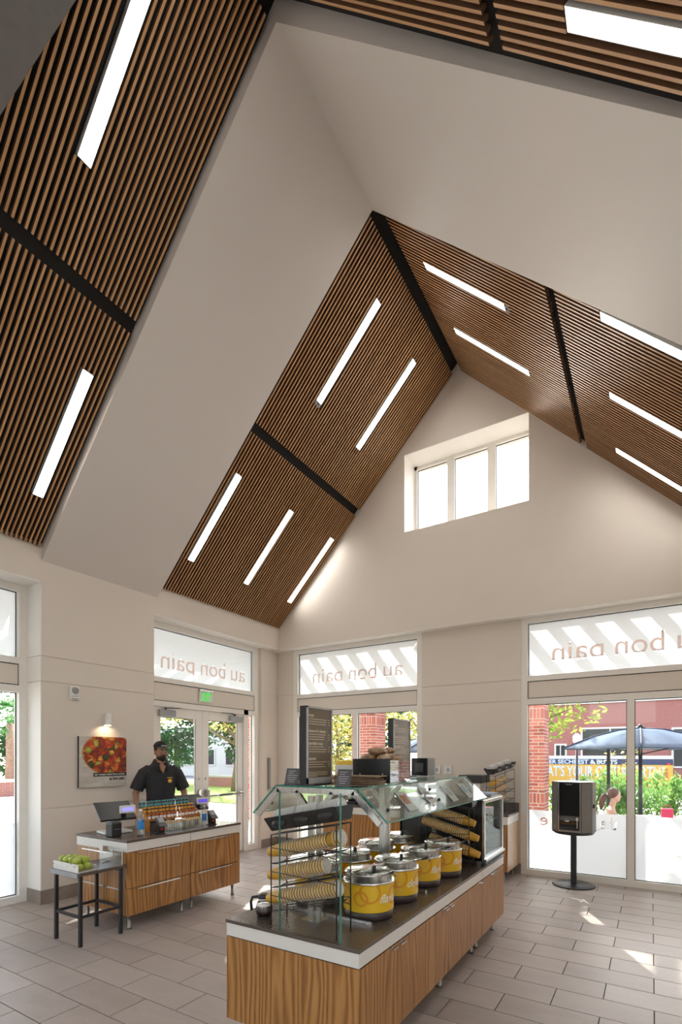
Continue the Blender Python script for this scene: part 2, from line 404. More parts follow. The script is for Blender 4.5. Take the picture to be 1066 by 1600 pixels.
def film_mesh(w, h, words, mat):
    """a film of w x h with letters cut out of it; words = (text, x, y, size, width). x runs along the reading direction"""
    cu = bpy.data.curves.new('film', 'CURVE'); cu.dimensions = '2D'; cu.fill_mode = 'BOTH'; cu.extrude = 0.0004; cu.resolution_u = 4
    sp = cu.splines.new('POLY'); sp.points.add(3); sp.use_cyclic_u = True
    for p, c in zip(sp.points, ((0, 0), (w, 0), (w, h), (0, h))): p.co = (c[0], c[1], 0, 1)
    for body, x, y, size, width, bold in words:
        tc = bpy.data.curves.new('t', 'FONT'); tc.body = body; tc.size = size; tc.offset = bold
        to = bpy.data.objects.new('t', tc); COL.objects.link(to)
        for o in bpy.context.view_layer.objects: o.select_set(False)
        to.select_set(True); bpy.context.view_layer.objects.active = to
        bpy.ops.object.convert(target='CURVE')
        xs = [bp.co.x for s_ in to.data.splines for bp in s_.bezier_points]; x0 = min(xs); k = width / (max(xs) - x0)
        for s_ in to.data.splines:
            ns = cu.splines.new('BEZIER'); ns.bezier_points.add(len(s_.bezier_points) - 1); ns.use_cyclic_u = True
            for a_, b_ in zip(ns.bezier_points, s_.bezier_points):
                a_.handle_left_type = a_.handle_right_type = 'FREE'
                a_.co = ((b_.co.x - x0) * k + x, b_.co.y + y, 0)
                a_.handle_left = ((b_.handle_left.x - x0) * k + x, b_.handle_left.y + y, 0)
                a_.handle_right = ((b_.handle_right.x - x0) * k + x, b_.handle_right.y + y, 0)
        bpy.data.objects.remove(to)
    ob = bpy.data.objects.new('film', cu); COL.objects.link(ob)
    dg = bpy.context.evaluated_depsgraph_get(); me = bpy.data.meshes.new_from_object(ob.evaluated_get(dg))
    bpy.data.objects.remove(ob); bpy.data.curves.remove(cu)
    me.materials.clear(); me.materials.append(MATS[mat]); return me
def film(name, w, h, words, origin, ax, parent):
    me = film_mesh(w, h, words, 'frosted_film'); ax = Vector(ax); ay = Vector((0, 0, 1)); az = ax.cross(ay)
    o0 = Vector(origin) - wloc(parent)
    for v in me.vertices: v.co = o0 + ax * v.co.x + ay * v.co.y + az * v.co.z
    o = bpy.data.objects.new(name, me); COL.objects.link(o); o.parent = parent; return o
RND = random.Random(11)
# ================================================================ the room
XA, XR, XC = -6.056, 1.10, -2.534         # left wall, right wall, ridge
YB, YN = 7.455, -3.6                      # gable wall, wall behind the camera
SL = 1.012                                # roof pitch
SOF = 3.765                               # soffit height over the windows
def roof(x, a): return a + SL * ((x - XA) if x <= XC else (2 * XC - x - XA))
A_SLAT, A_DECK, A_BAND = 4.13, 4.225, 4.015
TH = math.atan(SL)

# floor: setting bed + individual tiles
TL, TW, GAP = 0.618, 0.288, 0.0035
floor = MB().box(-6.6, 1.6, YN - 0.2, 7.95, -0.12, -0.010).build('floor', 'grout'); tag(floor, 'grey beige porcelain tile floor in running bond', None, None, 'structure')
tile_me = MB().box(GAP, TL - GAP, GAP, TW - GAP, -0.011, 0.0).mesh('tile', 'floor_tile')
row0, joint0 = 3.727, -0.601
rest = MB()
for k in range(-26, 15):
    y = row0 + k * TW
    if y > 7.9 or y + TW < YN: continue
    off = joint0 + (0.5 * TL if k % 2 else 0.0)
    for j in range(-11, 5):
        x = off + j * TL
        if x + TL < -6.5 or x > 1.35: continue
        if 1.45 < y and x + TL > -6.45:
            o = bpy.data.objects.new('tile', tile_me); COL.objects.link(o); o.parent = floor; o.location = (x, y, 0)
        elif y <= 1.45:
            rest.box(x + GAP, x + TL - GAP, y + GAP, y + TW - GAP, -0.011, 0.0)
r = rest.build('tile_field', 'floor_tile', floor); r['kind'] = 'stuff'

# ---- left wall (door wall)
wl = MB()
wl.box(-6.46, XA - 0.012, 3.09, 4.64, 0, 4.35)
wl.box(-6.46, XA, YN, 3.09, SOF + 0.015, 4.35).box(-6.46, XA, 4.64, 8.0, SOF + 0.015, 4.35)
wl.box(-6.46, XA - 0.012, YN, 0.35, 0, 3.80)
wl.box(-6.46, -6.24, 7.16, 7.9, 0, 3.80)
wall_left = wl.build('wall_left', 'wall_paint'); tag(wall_left, 'warm grey panelled wall with the glazed entrance doors', None, None, 'structure')
for z0, z1 in ((0.155, 1.117), (1.117, 2.618), (2.618, 2.915), (2.915, 4.35)):
    MB().box(XA - 0.014, XA, 3.09, 4.64, z0 + 0.005, z1 - 0.005).build('wall_panel', 'wall_paint', wall_left)
    MB().box(-6.242, -6.23, 7.165, 7.632, z0 + 0.005, min(z1, SOF + 0.012) - 0.005).build('wall_panel', 'wall_paint', wall_left)
for z0, z1 in ((0.155, 2.618), (2.618, 2.915), (2.915, SOF + 0.01)):   # bright reveal of the left window
    MB().box(-6.36, XA - 0.002, 3.080, 3.089, z0 + 0.005, z1 - 0.005).build('reveal_panel', 'trim_paint', wall_left)
# ---- gable wall
wf = MB()
def xl(z, a=A_DECK): return XA + (z - a) / SL
def xr_(z, a=A_DECK): return 2 * XC - XA - (z - a) / SL
GX0, GX1, GZ0, GZ1 = -3.432, -1.481, 5.388, 6.655
wf.prism([(-6.46, SOF), (1.6, SOF), (1.6, 4.26), (xr_(4.26), 4.26), (xr_(GZ0), GZ0), (xl(GZ0), GZ0), (xl(4.26), 4.26), (-6.46, 4.26)], YB, 7.9)
wf.prism([(xl(GZ0), GZ0), (GX0, GZ0), (GX0, GZ1), (xl(GZ1), GZ1)], YB, 7.9)
wf.prism([(GX1, GZ0), (xr_(GZ0), GZ0), (xr_(GZ1), GZ1), (GX1, GZ1)], YB, 7.9)
wf.prism([(xl(GZ1), GZ1), (xr_(GZ1), GZ1), (XC, roof(XC, A_DECK))], YB, 7.9)
wf.box(-6.46, -5.83, 7.644, 7.9, 0, SOF)
wf.box(-3.19, -1.63, 7.634, 7.9, 0, SOF)
wf.box(1.06, 1.6, 7.634, 7.9, 0, SOF)
wall_far = wf.build('wall_far', 'wall_paint'); tag(wall_far, 'tall gable wall with a small high window and storefront glazing below', None, None, 'structure')
for z0, z1 in ((0.155, 2.555), (2.555, 2.86), (2.86, SOF)):
    MB().box(-3.19, -1.63, 7.622, 7.636, z0 + 0.004, z1 - 0.004).build('wall_panel', 'wall_paint', wall_far)
for z0, z1 in ((0.155, 2.618), (2.618, 2.915), (2.915, SOF)):
    MB().box(-6.228, -5.83, 7.632, 7.646, z0 + 0.004, z1 - 0.004).build('wall_panel', 'wall_paint', wall_far)
# bright plaster lining of the gable window reveal
lin = MB().box(GX0, GX0 + 0.006, YB + 0.002, 7.9, GZ0, GZ1).box(GX1 - 0.006, GX1, YB + 0.002, 7.9, GZ0, GZ1).box(GX0, GX1, YB + 0.002, 7.9, GZ1 - 0.006, GZ1).box(GX0, GX1, YB + 0.002, 7.9, GZ0, GZ0 + 0.006)
lin.build('reveal_lining', 'trim_paint', wall_far)
# light soffit boards over the openings
MB().box(XA - 0.3, XA - 0.002, 4.64, 7.45, SOF + 0.004, SOF + 0.016).build('soffit_board', 'trim_paint', wall_left)
MB().box(XA - 0.3, XA - 0.002, 0.35, 3.085, SOF + 0.004, SOF + 0.016).build('soffit_board', 'trim_paint', wall_left)
MB().box(-6.23, 1.06, YB + 0.002, 7.64, SOF - 0.011, SOF + 0.001).build('soffit_board', 'trim_paint', wall_far)
# ---- right wall and the wall behind the camera (with openings that let daylight in)
wr = MB().box(XR, 1.5, YN, 7.9, SOF, 4.4).box(XR, 1.5, 1.2, 7.9, 0, SOF).box(XR, 1.5, -1.4, -0.7, 0, SOF).box(XR, 1.5, YN, -3.2, 0, SOF)
wall_right = wr.build('wall_right', 'wall_paint'); tag(wall_right, 'warm grey wall with storefront windows on the right side', None, None, 'structure')
wk = MB().prism([(-6.46, SOF), (1.5, SOF), (1.5, 4.26), (XC, roof(XC, A_DECK)), (-6.46, 4.26)], YN - 0.3, YN)
wk.box(-6.46, -5.2, YN - 0.3, YN, 0, SOF).box(-3.2, -1.9, YN - 0.3, YN, 0, SOF).box(0.2, 1.5, YN - 0.3, YN, 0, SOF)
wall_near = wk.build('wall_near', 'wall_paint'); tag(wall_near, 'warm grey gable wall behind the viewer with two storefront openings', None, None, 'structure')

# ---- tile skirting
bb = MB().box(XA - 0.012, XA + 0.008, 3.082, 4.64, 0, 0.155); o = bb.build('baseboard_left', 'base_tile'); tag(o, 'brown grey tile skirting along the left wall', None, None, 'structure')
MB().box(-6.36, XA + 0.008, 3.074, 3.084, 0, 0.155).build('skirting_return', 'base_tile', o)
MB().box(-6.24, -6.222, 7.165, 7.632, 0, 0.155).build('skirting_return', 'base_tile', o)
bb = MB().box(-3.19, -1.63, 7.614, 7.636, 0, 0.155); o = bb.build('baseboard_far', 'base_tile'); tag(o, 'brown grey tile skirting along the gable wall pier', None, None, 'structure')
MB().box(-6.228, -5.83, 7.624, 7.646, 0, 0.155).build('skirting_return', 'base_tile', o)

# ---- ceiling: black deck, dropped drywall bands
dk = MB()
for x0, x1 in ((XA - 0.4, XC), (XC, 2 * XC - XA + 0.15)):
    dk.prism([(x0, roof(x0, A_DECK)), (x1, roof(x1, A_DECK)), (x1, roof(x1, A_DECK) + 0.12), (x0, roof(x0, A_DECK) + 0.12)], YN - 0.3, 7.9)
ceiling = dk.build('ceiling', 'black_deck'); tag(ceiling, 'black roof deck above the wooden slats', None, None, 'structure')
def band(y0, y1, x_edge=None):
    b = MB(); e = 2 * XC - XA
    zr = roof(XC, A_BAND) - 0.968 * (e - XC)      # the right slope is slightly shallower
    b.prism([(XA - 0.01, A_BAND), (XC, roof(XC, A_BAND)), (e + 0.01, zr), (e + 0.01, zr + 0.12), (XC, roof(XC, A_DECK)), (XA - 0.01, A_DECK)], y0, y1)
    return b.build('drywall_band', 'band_paint', ceiling)
band(3.09, 4.70); band(-2.7, -1.1)
# the band nearest the viewer runs slightly askew; its dark grey paints in shade
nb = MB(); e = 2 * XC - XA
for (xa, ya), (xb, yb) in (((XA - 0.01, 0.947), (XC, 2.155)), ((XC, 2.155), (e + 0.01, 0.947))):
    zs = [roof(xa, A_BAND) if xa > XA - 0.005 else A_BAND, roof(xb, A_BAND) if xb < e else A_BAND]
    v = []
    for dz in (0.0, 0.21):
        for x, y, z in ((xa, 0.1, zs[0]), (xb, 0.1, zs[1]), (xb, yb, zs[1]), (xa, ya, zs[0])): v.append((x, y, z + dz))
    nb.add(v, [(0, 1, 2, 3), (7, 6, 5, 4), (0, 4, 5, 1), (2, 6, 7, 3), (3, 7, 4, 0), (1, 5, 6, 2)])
nb.build('near_band', 'soffit_shade', ceiling)

# ---- wooden slats and strip lights
PITCH, SW, SD = 0.0487, 0.0190, 0.036
slat_me = MB().box(0, 1, -SW / 2, SW / 2, 0, SD).mesh('slat', 'slat_wood'); slat_me.materials.append(MATS['slat_side_shade'])
for pl in slat_me.polygons: pl.material_index = 0 if pl.normal.z < -0.5 else 1   # wood on the face below, gap shade painted on the sides
LX_LO, LX_HI = (-5.64, -4.695), (-3.795, -2.86)
def mir(x): return 2 * XC - x
lights = [  # side, x-range (left slope numbers), y centre, label
    ('L', LX_LO, 2.84, 'strip light in the near left slats, low above the left window'),
    ('L', LX_HI, 2.26, 'strip light high in the near left slats at the top edge'),
    ('L', LX_LO, 4.95, 'lower strip light in the far left slats, closest to the white band'),
    ('L', LX_LO, 6.10, 'lower strip light in the far left slats, middle of three'),
    ('L', LX_LO, 7.25, 'lower strip light in the far left slats, beside the gable wall'),
    ('L', LX_HI, 5.48, 'upper strip light in the far left slats, nearer the white band'),
    ('L', LX_HI, 6.575, 'upper strip light in the far left slats, nearer the gable wall'),
    ('R', LX_HI, 5.36, 'upper strip light in the far right slats, nearer the white band'),
    ('R', LX_HI, 6.39, 'upper strip light in the far right slats, nearer the gable wall'),
    ('R', LX_LO, 4.80, 'lower strip light in the far right slats, closest to the white band'),
    ('R', LX_LO, 5.90, 'lower strip light in the far right slats, middle of three'),
    ('R', LX_LO, 7.00, 'lower strip light in the far right slats, beside the gable wall'),
    ('R', LX_LO, 2.77, 'strip light in the near right slats at the top right corner'),
    ('R', LX_HI, 2.20, 'strip light high in the near right slats above the frame')] + [(sd, lx, y, f'strip light {h} on the {nm} slope behind the viewer, {w}') for sd, nm in (('L', 'left'), ('R', 'right')) for lx, h, y, w in (
        (LX_LO, 'low', -0.10, 'first row'), (LX_LO, 'low', -0.80, 'second row'), (LX_HI, 'high', -0.45, 'between the bands'), (LX_LO, 'low', -3.15, 'by the rear wall'), (LX_HI, 'high', -3.15, 'by the rear wall'))]  # unseen strips behind the viewer, added to brighten faces turned this way
def slope_frame(side):
    """local frame of a slope: X runs up the slope (left) or down (right), Z points up-out"""
    return Matrix.Rotation(-TH if side == 'L' else TH, 4, 'Y')
SW_L = 0.112
def slat_panel(side, x0, x1, y0, y1, label):
    xs = (x0, x1) if side == 'L' else (mir(x1), mir(x0))
    org = Vector((xs[0], y0, roof(xs[0], A_SLAT)))
    root = thing('slat_ceiling_panel', label, 'ceiling panel', org, 0, 'wooden slat ceiling panels')
    n = int((y1 - y0) / PITCH)
    for k in range(n + 1):
        y = y0 + k * (y1 - y0) / n
        segs = [(xs[0], xs[1])]
        for sd, lx, ly, _ in lights:
            if sd == side and abs(y - ly) < SW_L / 2 + SW / 2:
                a, b = lx if side == 'L' else (mir(lx[1]), mir(lx[0]))
                if a > xs[0] - 0.1 and b < xs[1] + 0.1: segs = [(xs[0], a - 0.004), (b + 0.004, xs[1])]
        for a, b in segs:
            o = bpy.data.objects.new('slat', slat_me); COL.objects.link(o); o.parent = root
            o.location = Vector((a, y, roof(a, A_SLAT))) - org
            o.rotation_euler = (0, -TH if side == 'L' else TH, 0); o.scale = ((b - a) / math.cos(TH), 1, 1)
    # black hanger rails that carry the slats
    for fx in (0.2, 0.8):
        x = xs[0] + fx * (xs[1] - xs[0]); z = roof(x, A_SLAT) + SD / math.cos(TH)
        MB().bar((x, y0 - 0.01, z + 0.006), (x, y1 + 0.01, z + 0.006), 0.012, 0.010).build('hanger_rail', 'black_deck', root)
LO, HI = (-6.022, -4.33), (-4.25, -2.60)
for side, nm in (('L', 'left'), ('R', 'right')):
    slat_panel(side, *LO, 4.745, 7.415, f'lower panel of brown wooden slats on the far {nm} ceiling slope')
    slat_panel(side, *HI, 4.745, 7.415, f'upper panel of brown wooden slats on the far {nm} ceiling slope')
    slat_panel(side, *LO, 1.50, 3.035 if side == 'L' else 2.968, f'lower panel of brown wooden slats on the near {nm} ceiling slope')
    slat_panel(side, *HI, 1.75, 3.035 if side == 'L' else 2.968, f'upper panel of brown wooden slats on the near {nm} ceiling slope')
for side, lx, ly, lab in lights:
    a, b = lx if side == 'L' else (mir(lx[1]), mir(lx[0]))
    org = Vector((a, ly, roof(a, A_SLAT)))
    root = thing('strip_light', 'white ' + lab, 'light', org, 0, 'recessed ceiling strip lights')
    L = (b - a) / math.cos(TH); h = SW_L / 2
    hb = MB().box(0, L, -h, -h + 0.004, 0.002, 0.056).box(0, L, h - 0.004, h, 0.002, 0.056).box(0, 0.004, -h, h, 0.002, 0.056).box(L - 0.004, L, -h, h, 0.002, 0.056).box(0, L, -h, h, 0.052, 0.056)
    for o in (hb.build('housing', 'white_plastic', root, local=True),
              MB().box(0.004, L - 0.004, -h + 0.004, h - 0.004, 0.022, 0.028).build('diffuser', 'strip_diffuser', root, local=True)):
        o.rotation_euler = (0, -TH if side == 'L' else TH, 0)
    if (side, ly) in (('L', 5.48), ('R', 5.36)):
        e = 0.004 if side == 'L' else L - 0.05
        o = MB().box(e, e + 0.046, -h + 0.003, h - 0.003, -0.004, 0.003).build('sensor_plate', 'mid_grey', root, local=True); o.rotation_euler = (0, -TH if side == 'L' else TH, 0)
        o = MB().lathe([(0.012, 0.0), (0.010, 0.006)], 12, (e + 0.023, 0, -0.010)).build('sensor', 'black_plastic', root, local=True); o.rotation_euler = (0, -TH if side == 'L' else TH, 0)

# ================================================================ windows and doors
def bx(mb, axis, a0, a1, d0, d1, z0, z1):
    """box in a wall plane: a = along the wall, d = depth"""
    return mb.box(a0, a1, d0, d1, z0, z1) if axis == 'B' else mb.box(d0, d1, a0, a1, z0, z1)
def frame_rect(parent, axis, a0, a1, d0, d1, z0, z1, w, name='frame', mat='white_frame', bev=0.003):
    m = MB()
    bx(m, axis, a0, a0 + w, d0, d1, z0, z1); bx(m, axis, a1 - w, a1, d0, d1, z0, z1)
    bx(m, axis, a0 + w, a1 - w, d0, d1, z0, z0 + w); bx(m, axis, a0 + w, a1 - w, d0, d1, z1 - w, z1)
    return m.build(name, mat, parent)
def gasket(parent, axis, a0, a1, d, z0, z1, w=0.009):
    m = MB(); e = 0.004
    bx(m, axis, a0, a0 + w, d - e, d + e, z0, z1); bx(m, axis, a1 - w, a1, d - e, d + e, z0, z1)
    bx(m, axis, a0, a1, d - e, d + e, z0, z0 + w); bx(m, axis, a0, a1, d - e, d + e, z1 - w, z1)
    return m.build('gasket', 'gasket', parent)
def pane(parent, axis, a0, a1, d, z0, z1, mat='window_glass', g=True):
    p_ = bx(MB(), axis, a0, a1, d, d + 0.006, z0, z1).build('pane', mat, parent)
    if g: gasket(p_, axis, a0, a1, d - 0.006, z0, z1)
    return p_
SIGN = [('au', 0.0, 0.36), ('bon', 0.50, 0.56), ('pain', 1.20, 0.66)]
def storefront(name, label, axis, a0, a1, d, mull, zt, sgn, frost=True):
    """d = room-side face, sgn = outward direction (+1/-1); a0..a1 outer frame"""
    w = struct(name, label, (a0, d, 0) if axis == 'B' else (d, a0, 0)); D = d + sgn * 0.12; lo, hi = min(d, D), max(d, D)
    f = MB(); W = 0.09
    for a in (a0, a1 - W): bx(f, axis, a, a + W, lo, hi, 0, zt)
    for z0, z1 in ((zt - 0.075, zt), (2.83, 2.905), (2.49, 2.575), (0, 0.085)): bx(f, axis, a0 + W, a1 - W, lo, hi, z0, z1)
    f.build('frame', 'white_frame', w)
    for mu in mull: bx(MB(), axis, mu - 0.044, mu + 0.044, lo - 0.002 * (sgn < 0), hi, 0.085, 2.49).build('mullion', 'white_frame', w)
    # spandrel panel with a shadow gap
    e0, e1 = sorted((d + sgn * 0.012, d + sgn * 0.03))
    bx(MB(), axis, a0 + W + 0.012, a1 - W - 0.012, e0, e1, 2.587, 2.818).build('spandrel_panel', 'wall_paint', w)
    e0, e1 = sorted((d + sgn * 0.031, d + sgn * 0.04)); bx(MB(), axis, a0 + W, a1 - W, e0, e1, 2.575, 2.83).build('shadow_gap', 'gasket', w)
    gd = d + sgn * 0.07
    pane(w, axis, a0 + W, a1 - W, gd, 2.905, zt - 0.075)
    cuts = [a0 + W] + [c for mu in mull for c in (mu - 0.044, mu + 0.044)] + [a1 - W]
    for c0, c1 in zip(cuts[::2], cuts[1::2]): pane(w, axis, c0, c1, gd, 0.085, 2.49)
    fd = gd + sgn * (0.012 if sgn > 0 else 0.005)
    tw, th = a1 - a0 - 2 * W, zt - 0.075 - 2.905
    ax = (-1, 0, 0) if axis == 'B' else (0, -1, 0)
    ctr = tw / 2
    words = [(s, ctr - 0.93 + x, 0.20, 0.40, wd, 0.010) for s, x, wd in SIGN]
    org = (a1 - W, fd, 2.905) if axis == 'B' else (fd, a1 - W, 2.905)
    film('transom_film', tw, th, words, org, ax, w)
    return w, cuts, fd, ax
# gable-wall storefront, left of the pier
w1, c1, f1, ax1 = storefront('window_1', 'storefront window between the corner column and the pier', 'B', -5.83, -3.19, 7.63, (-4.47,), SOF - 0.012, 1)
# right of the pier, with frosted lower film
w2, c2, f2, ax2 = storefront('window_2', 'storefront window right of the pier with frosted lower glass', 'B', -1.63, 1.06, 7.63, (-0.232,), SOF - 0.012, 1)
for i, (c0, c1_) in enumerate(zip(c2[::2], c2[1::2])):
    ww = c1_ - c0
    words = [('the', 0.113, 0.645, 0.25, 0.20, -0.002), ('le', 0.95, 0.645, 0.25, 0.15, -0.002)] if i == 0 else []
    film('frosted_film', ww, 0.855, words, (c1_, f2, 0.085), ax2, w2)
# left wall: window at the left edge
w3, c3, f3, ax3 = storefront('window_3', 'storefront window at the left edge with frosted lower glass', 'A', 0.35, 3.08, -6.36, (1.7,), SOF + 0.003, -1)
for c0, c1_ in zip(c3[::2], c3[1::2]): film('frosted_film', c1_ - c0, 0.855, [], (f3, c1_, 0.085), ax3, w3)
# gable window, three lights
w4 = struct('window_4', 'small high window of three lights in the gable', (GX0, 7.9, GZ0))
f = MB(); gd0, gd1 = 7.86, 7.95
f.box(GX0, GX0 + 0.055, gd0, gd1, GZ0, GZ1).box(GX1 - 0.05, GX1, gd0, gd1, GZ0, GZ1).box(GX0, GX1, gd0, gd1, GZ1 - 0.06, GZ1).box(GX0, GX1, gd0, gd1, GZ0, GZ0 + 0.05)
f.build('frame', 'white_frame', w4)
for mx_ in (-2.785, -2.125): MB().box(mx_ - 0.062, mx_ + 0.062, gd0, gd1, GZ0 + 0.05, GZ1 - 0.06).build('mullion', 'white_frame', w4)
for a, b in ((GX0 + 0.055, -2.847), (-2.723, -2.187), (-2.063, GX1 - 0.05)):
    pane(w4, 'B', a, b, 7.91, GZ0 + 0.05, GZ1 - 0.06)
    MB().box(a, b, 8.02, 8.06, GZ1 - 0.02, GZ1 + 0.06).build('outer_hood', 'stucco', w4)
# right and rear openings: simple storefront frames with clear panes
def simple_window(name, label, axis, a0, a1, d):
    w = struct(name, label, (a0, d, 0) if axis == 'B' else (d, a0, 0)); W = 0.08
    frame_rect(w, axis, a0, a1, d, d + 0.1, 0, SOF, W)
    m = MB(); bx(m, axis, a0 + W, a1 - W, d, d + 0.1, 2.49, 2.83); mid = (a0 + a1) / 2; bx(m, axis, mid - 0.04, mid + 0.04, d, d + 0.1, W, 2.49); m.build('mullion', 'white_frame', w)
    pane(w, axis, a0 + W, a1 - W, d + 0.05, 2.83, SOF - W, g=False)
    for p0, p1 in ((a0 + W, mid - 0.04), (mid + 0.04, a1 - W)): pane(w, axis, p0, p1, d + 0.05, W, 2.49, g=False)
simple_window('window_5', 'storefront window in the right wall beside the viewer', 'A', -0.7, 1.2, 1.28)
simple_window('window_6', 'storefront window in the right wall near the rear', 'A', -3.2, -1.4, 1.28)
simple_window('window_7', 'left storefront opening in the rear wall', 'B', -5.2, -3.2, YN - 0.2)
simple_window('window_8', 'right storefront opening in the rear wall', 'B', -1.9, 0.2, YN - 0.2)

# ---- entrance: transom, spandrel, double door, side light
DX = -6.30
e = struct('door_1', 'glazed double entrance door with transom and narrow side light', (DX, 4.64, 0))
fr = MB(); d0, d1 = DX - 0.12, DX
for y0, y1, z0, z1 in ((4.64, 4.83, 0, SOF + 0.003), (7.05, 7.16, 0, SOF + 0.003), (6.765, 6.876, 0, 2.575)): fr.box(d0, d1, y0, y1, z0, z1)
for z0, z1 in ((SOF - 0.08, SOF + 0.003), (2.86, 2.935), (2.49, 2.575)): fr.box(d0, d1, 4.83, 7.05, z0, z1)
fr.box(d0, d1, 6.876, 7.05, 0, 0.11)
fr.build('frame', 'white_frame', e)
MB().box(DX - 0.03, DX - 0.012, 4.842, 7.038, 2.587, 2.848).build('spandrel_panel', 'wall_paint', e)
MB().box(DX - 0.04, DX - 0.031, 4.83, 7.05, 2.575, 2.86).build('shadow_gap', 'gasket', e)
pane(e, 'A', 4.83, 7.05, DX - 0.075, 2.935, SOF - 0.08)
pane(e, 'A', 6.876, 7.05, DX - 0.075, 0.11, 2.49)
film('transom_film', 7.05 - 4.83, SOF - 0.08 - 2.935, [(s, 0.175 + x, 0.16, 0.40, wd, 0.010) for s, x, wd in SIGN], (DX - 0.083, 7.05, 2.935), (0, -1, 0), e)
MB().box(DX - 0.05, DX + 0.03, 4.83, 6.765, 0, 0.014).build('threshold', 'steel', e)
for nm, y0, y1, hinge in (('left', 4.835, 5.793, 0), ('right', 5.799, 6.760, 1)):
    lf = MB(); lx0, lx1 = DX - 0.075, DX - 0.028; st = 0.135
    lf.box(lx0, lx1, y0, y0 + st, 0.016, 2.485).box(lx0, lx1, y1 - st, y1, 0.016, 2.485).box(lx0, lx1, y0 + st, y1 - st, 2.335, 2.485).box(lx0, lx1, y0 + st, y1 - st, 0.016, 0.27)
    leaf_o = lf.build('door_leaf', 'white_frame', e, bevel=0.003)
    gp = MB().box(DX - 0.055, DX - 0.049, y0 + st, y1 - st, 0.27, 2.335).build('pane', 'window_glass', leaf_o)
    m = MB(); ga, gb = y0 + st, y1 - st
    for q in ((ga, ga + 0.008, 0.27, 2.335), (gb - 0.008, gb, 0.27, 2.335), (ga, gb, 2.327, 2.335), (ga, gb, 0.27, 0.278)): m.box(DX - 0.046, DX - 0.040, *q)
    m.build('gasket', 'gasket', leaf_o)
    # exit bar and its end housing, pull escutcheon, lock
    inner = y1 - 0.07 if nm == 'left' else y0 + 0.07
    pb = MB().tube([(DX + 0.045, y0 + 0.09, 1.07), (DX + 0.045, y1 - 0.06, 1.07)], 0.018, 10); pb.build('exit_bar', 'chrome', leaf_o)
    MB().bar((DX + 0.047, y0 + 0.30, 1.07), (DX + 0.047, y1 - 0.35, 1.07), 0.04, 0.036).build('exit_bar_grip', 'dark_grey', leaf_o)
    MB().box(DX - 0.03, DX + 0.06, inner - 0.026, inner + 0.026, 0.96, 1.19).build('lock_case', 'steel', leaf_o, bevel=0.02)
    oy = y0 + 0.07 if nm == 'left' else y1 - 0.07
    MB().box(DX - 0.03, DX + 0.05, oy - 0.03, oy + 0.03, 1.03, 1.11).build('bar_bracket', 'steel', leaf_o, bevel=0.01)
    MB().lathe([(0.022, 0), (0.022, 0.012), (0.012, 0.016)], 14, (DX - 0.03, inner, 1.36), M=Matrix.Rotation(PI / 2, 3, 'Y')).build('lock_cylinder', 'steel', leaf_o)
    # closer: grey box and folding arm
    cy = y0 + 0.08 if nm == 'left' else y1 - 0.36
    cl = MB().box(DX - 0.028, DX + 0.035, cy, cy + 0.30, 2.345, 2.445).build('door_closer', 'grey_box', leaf_o, bevel=0.012)
    am = MB(); px = cy + 0.12
    am.tube([(DX + 0.01, px, 2.445), (DX + 0.01, px, 2.475)], 0.018, 8)
    far = px + 0.30 if nm == 'left' else px - 0.32
    am.bar((DX + 0.01, px, 2.468), (DX + 0.11, (px + far) / 2, 2.468), 0.024, 0.01).bar((DX + 0.11, (px + far) / 2, 2.476), (DX + 0.0, far, 2.485), 0.02, 0.01)
    am.build('closer_arm', 'dark_grey', cl)
# ================================================================ things on the walls
# canvas print
t0 = thing('wall_picture', 'square canvas print of a bowl of vegetable soup on the left wall', 'picture', (XA, 3.52, 1.342))
MB().box(XA, XA + 0.03, 3.52, 4.17, 1.342, 1.985).build('stretcher_frame', 'black_matte', t0)
pr = MB().box(0, 0.012, 0, 0.65, 0, 0.643).build('canvas', 'soup_print', t0, local=True); pr.location = (0.03, 0, 0)
bs = MB().box(XA + 0.042, XA + 0.0435, 3.70, 4.17, 1.475, 1.522).build('caption_strip', 'black_matte', t0)
text('caption_lettering', 'our recipes made from scratch.', 0.04, 'white_print', (XA + 0.0437, 3.715, 1.489), (0, 1, 0), (0, 0, 1), t0, fit=0.43)
text('logo_lettering', 'au bon pain', 0.055, 'black_matte', (XA + 0.0425, 3.92, 1.425), (0, 1, 0), (0, 0, 1), t0, fit=0.215, bold=0.002)
# sconce above the picture
t0 = thing('wall_sconce', 'small white wall sconce shining down on the soup picture', 'wall light', (XA, 3.885, 2.10))
MB().box(XA, XA + 0.02, 3.855, 3.915, 2.13, 2.27).build('back_plate', 'white_plastic', t0)
MB().lathe([(0.042, 0.0), (0.042, 0.15), (0.036, 0.156)], 20, (XA + 0.065, 3.885, 2.135), cap0=False).build('shade', 'white_plastic', t0)
MB().lathe([(0.03, 0), (0.03, 0.02)], 16, (XA + 0.065, 3.885, 2.15)).build('bulb', 'sconce_bulb', t0)
# fire alarm
t0 = thing('fire_alarm', 'white fire alarm horn strobe high on the left wall', 'alarm', (XA, 3.475, 2.42))
MB().box(XA, XA + 0.03, 3.41, 3.54, 2.425, 2.60).build('body', 'white_plastic', t0, bevel=0.012)
MB().lathe([(0.042, 0), (0.038, 0.014), (0.02, 0.016)], 20, (XA + 0.03, 3.475, 2.545), M=Matrix.Rotation(PI / 2, 3, 'Y')).build('horn_grille', 'mid_grey', t0)
MB().box(XA + 0.03, XA + 0.055, 3.43, 3.52, 2.44, 2.475).build('strobe_lens', 'chrome', t0, bevel=0.008)
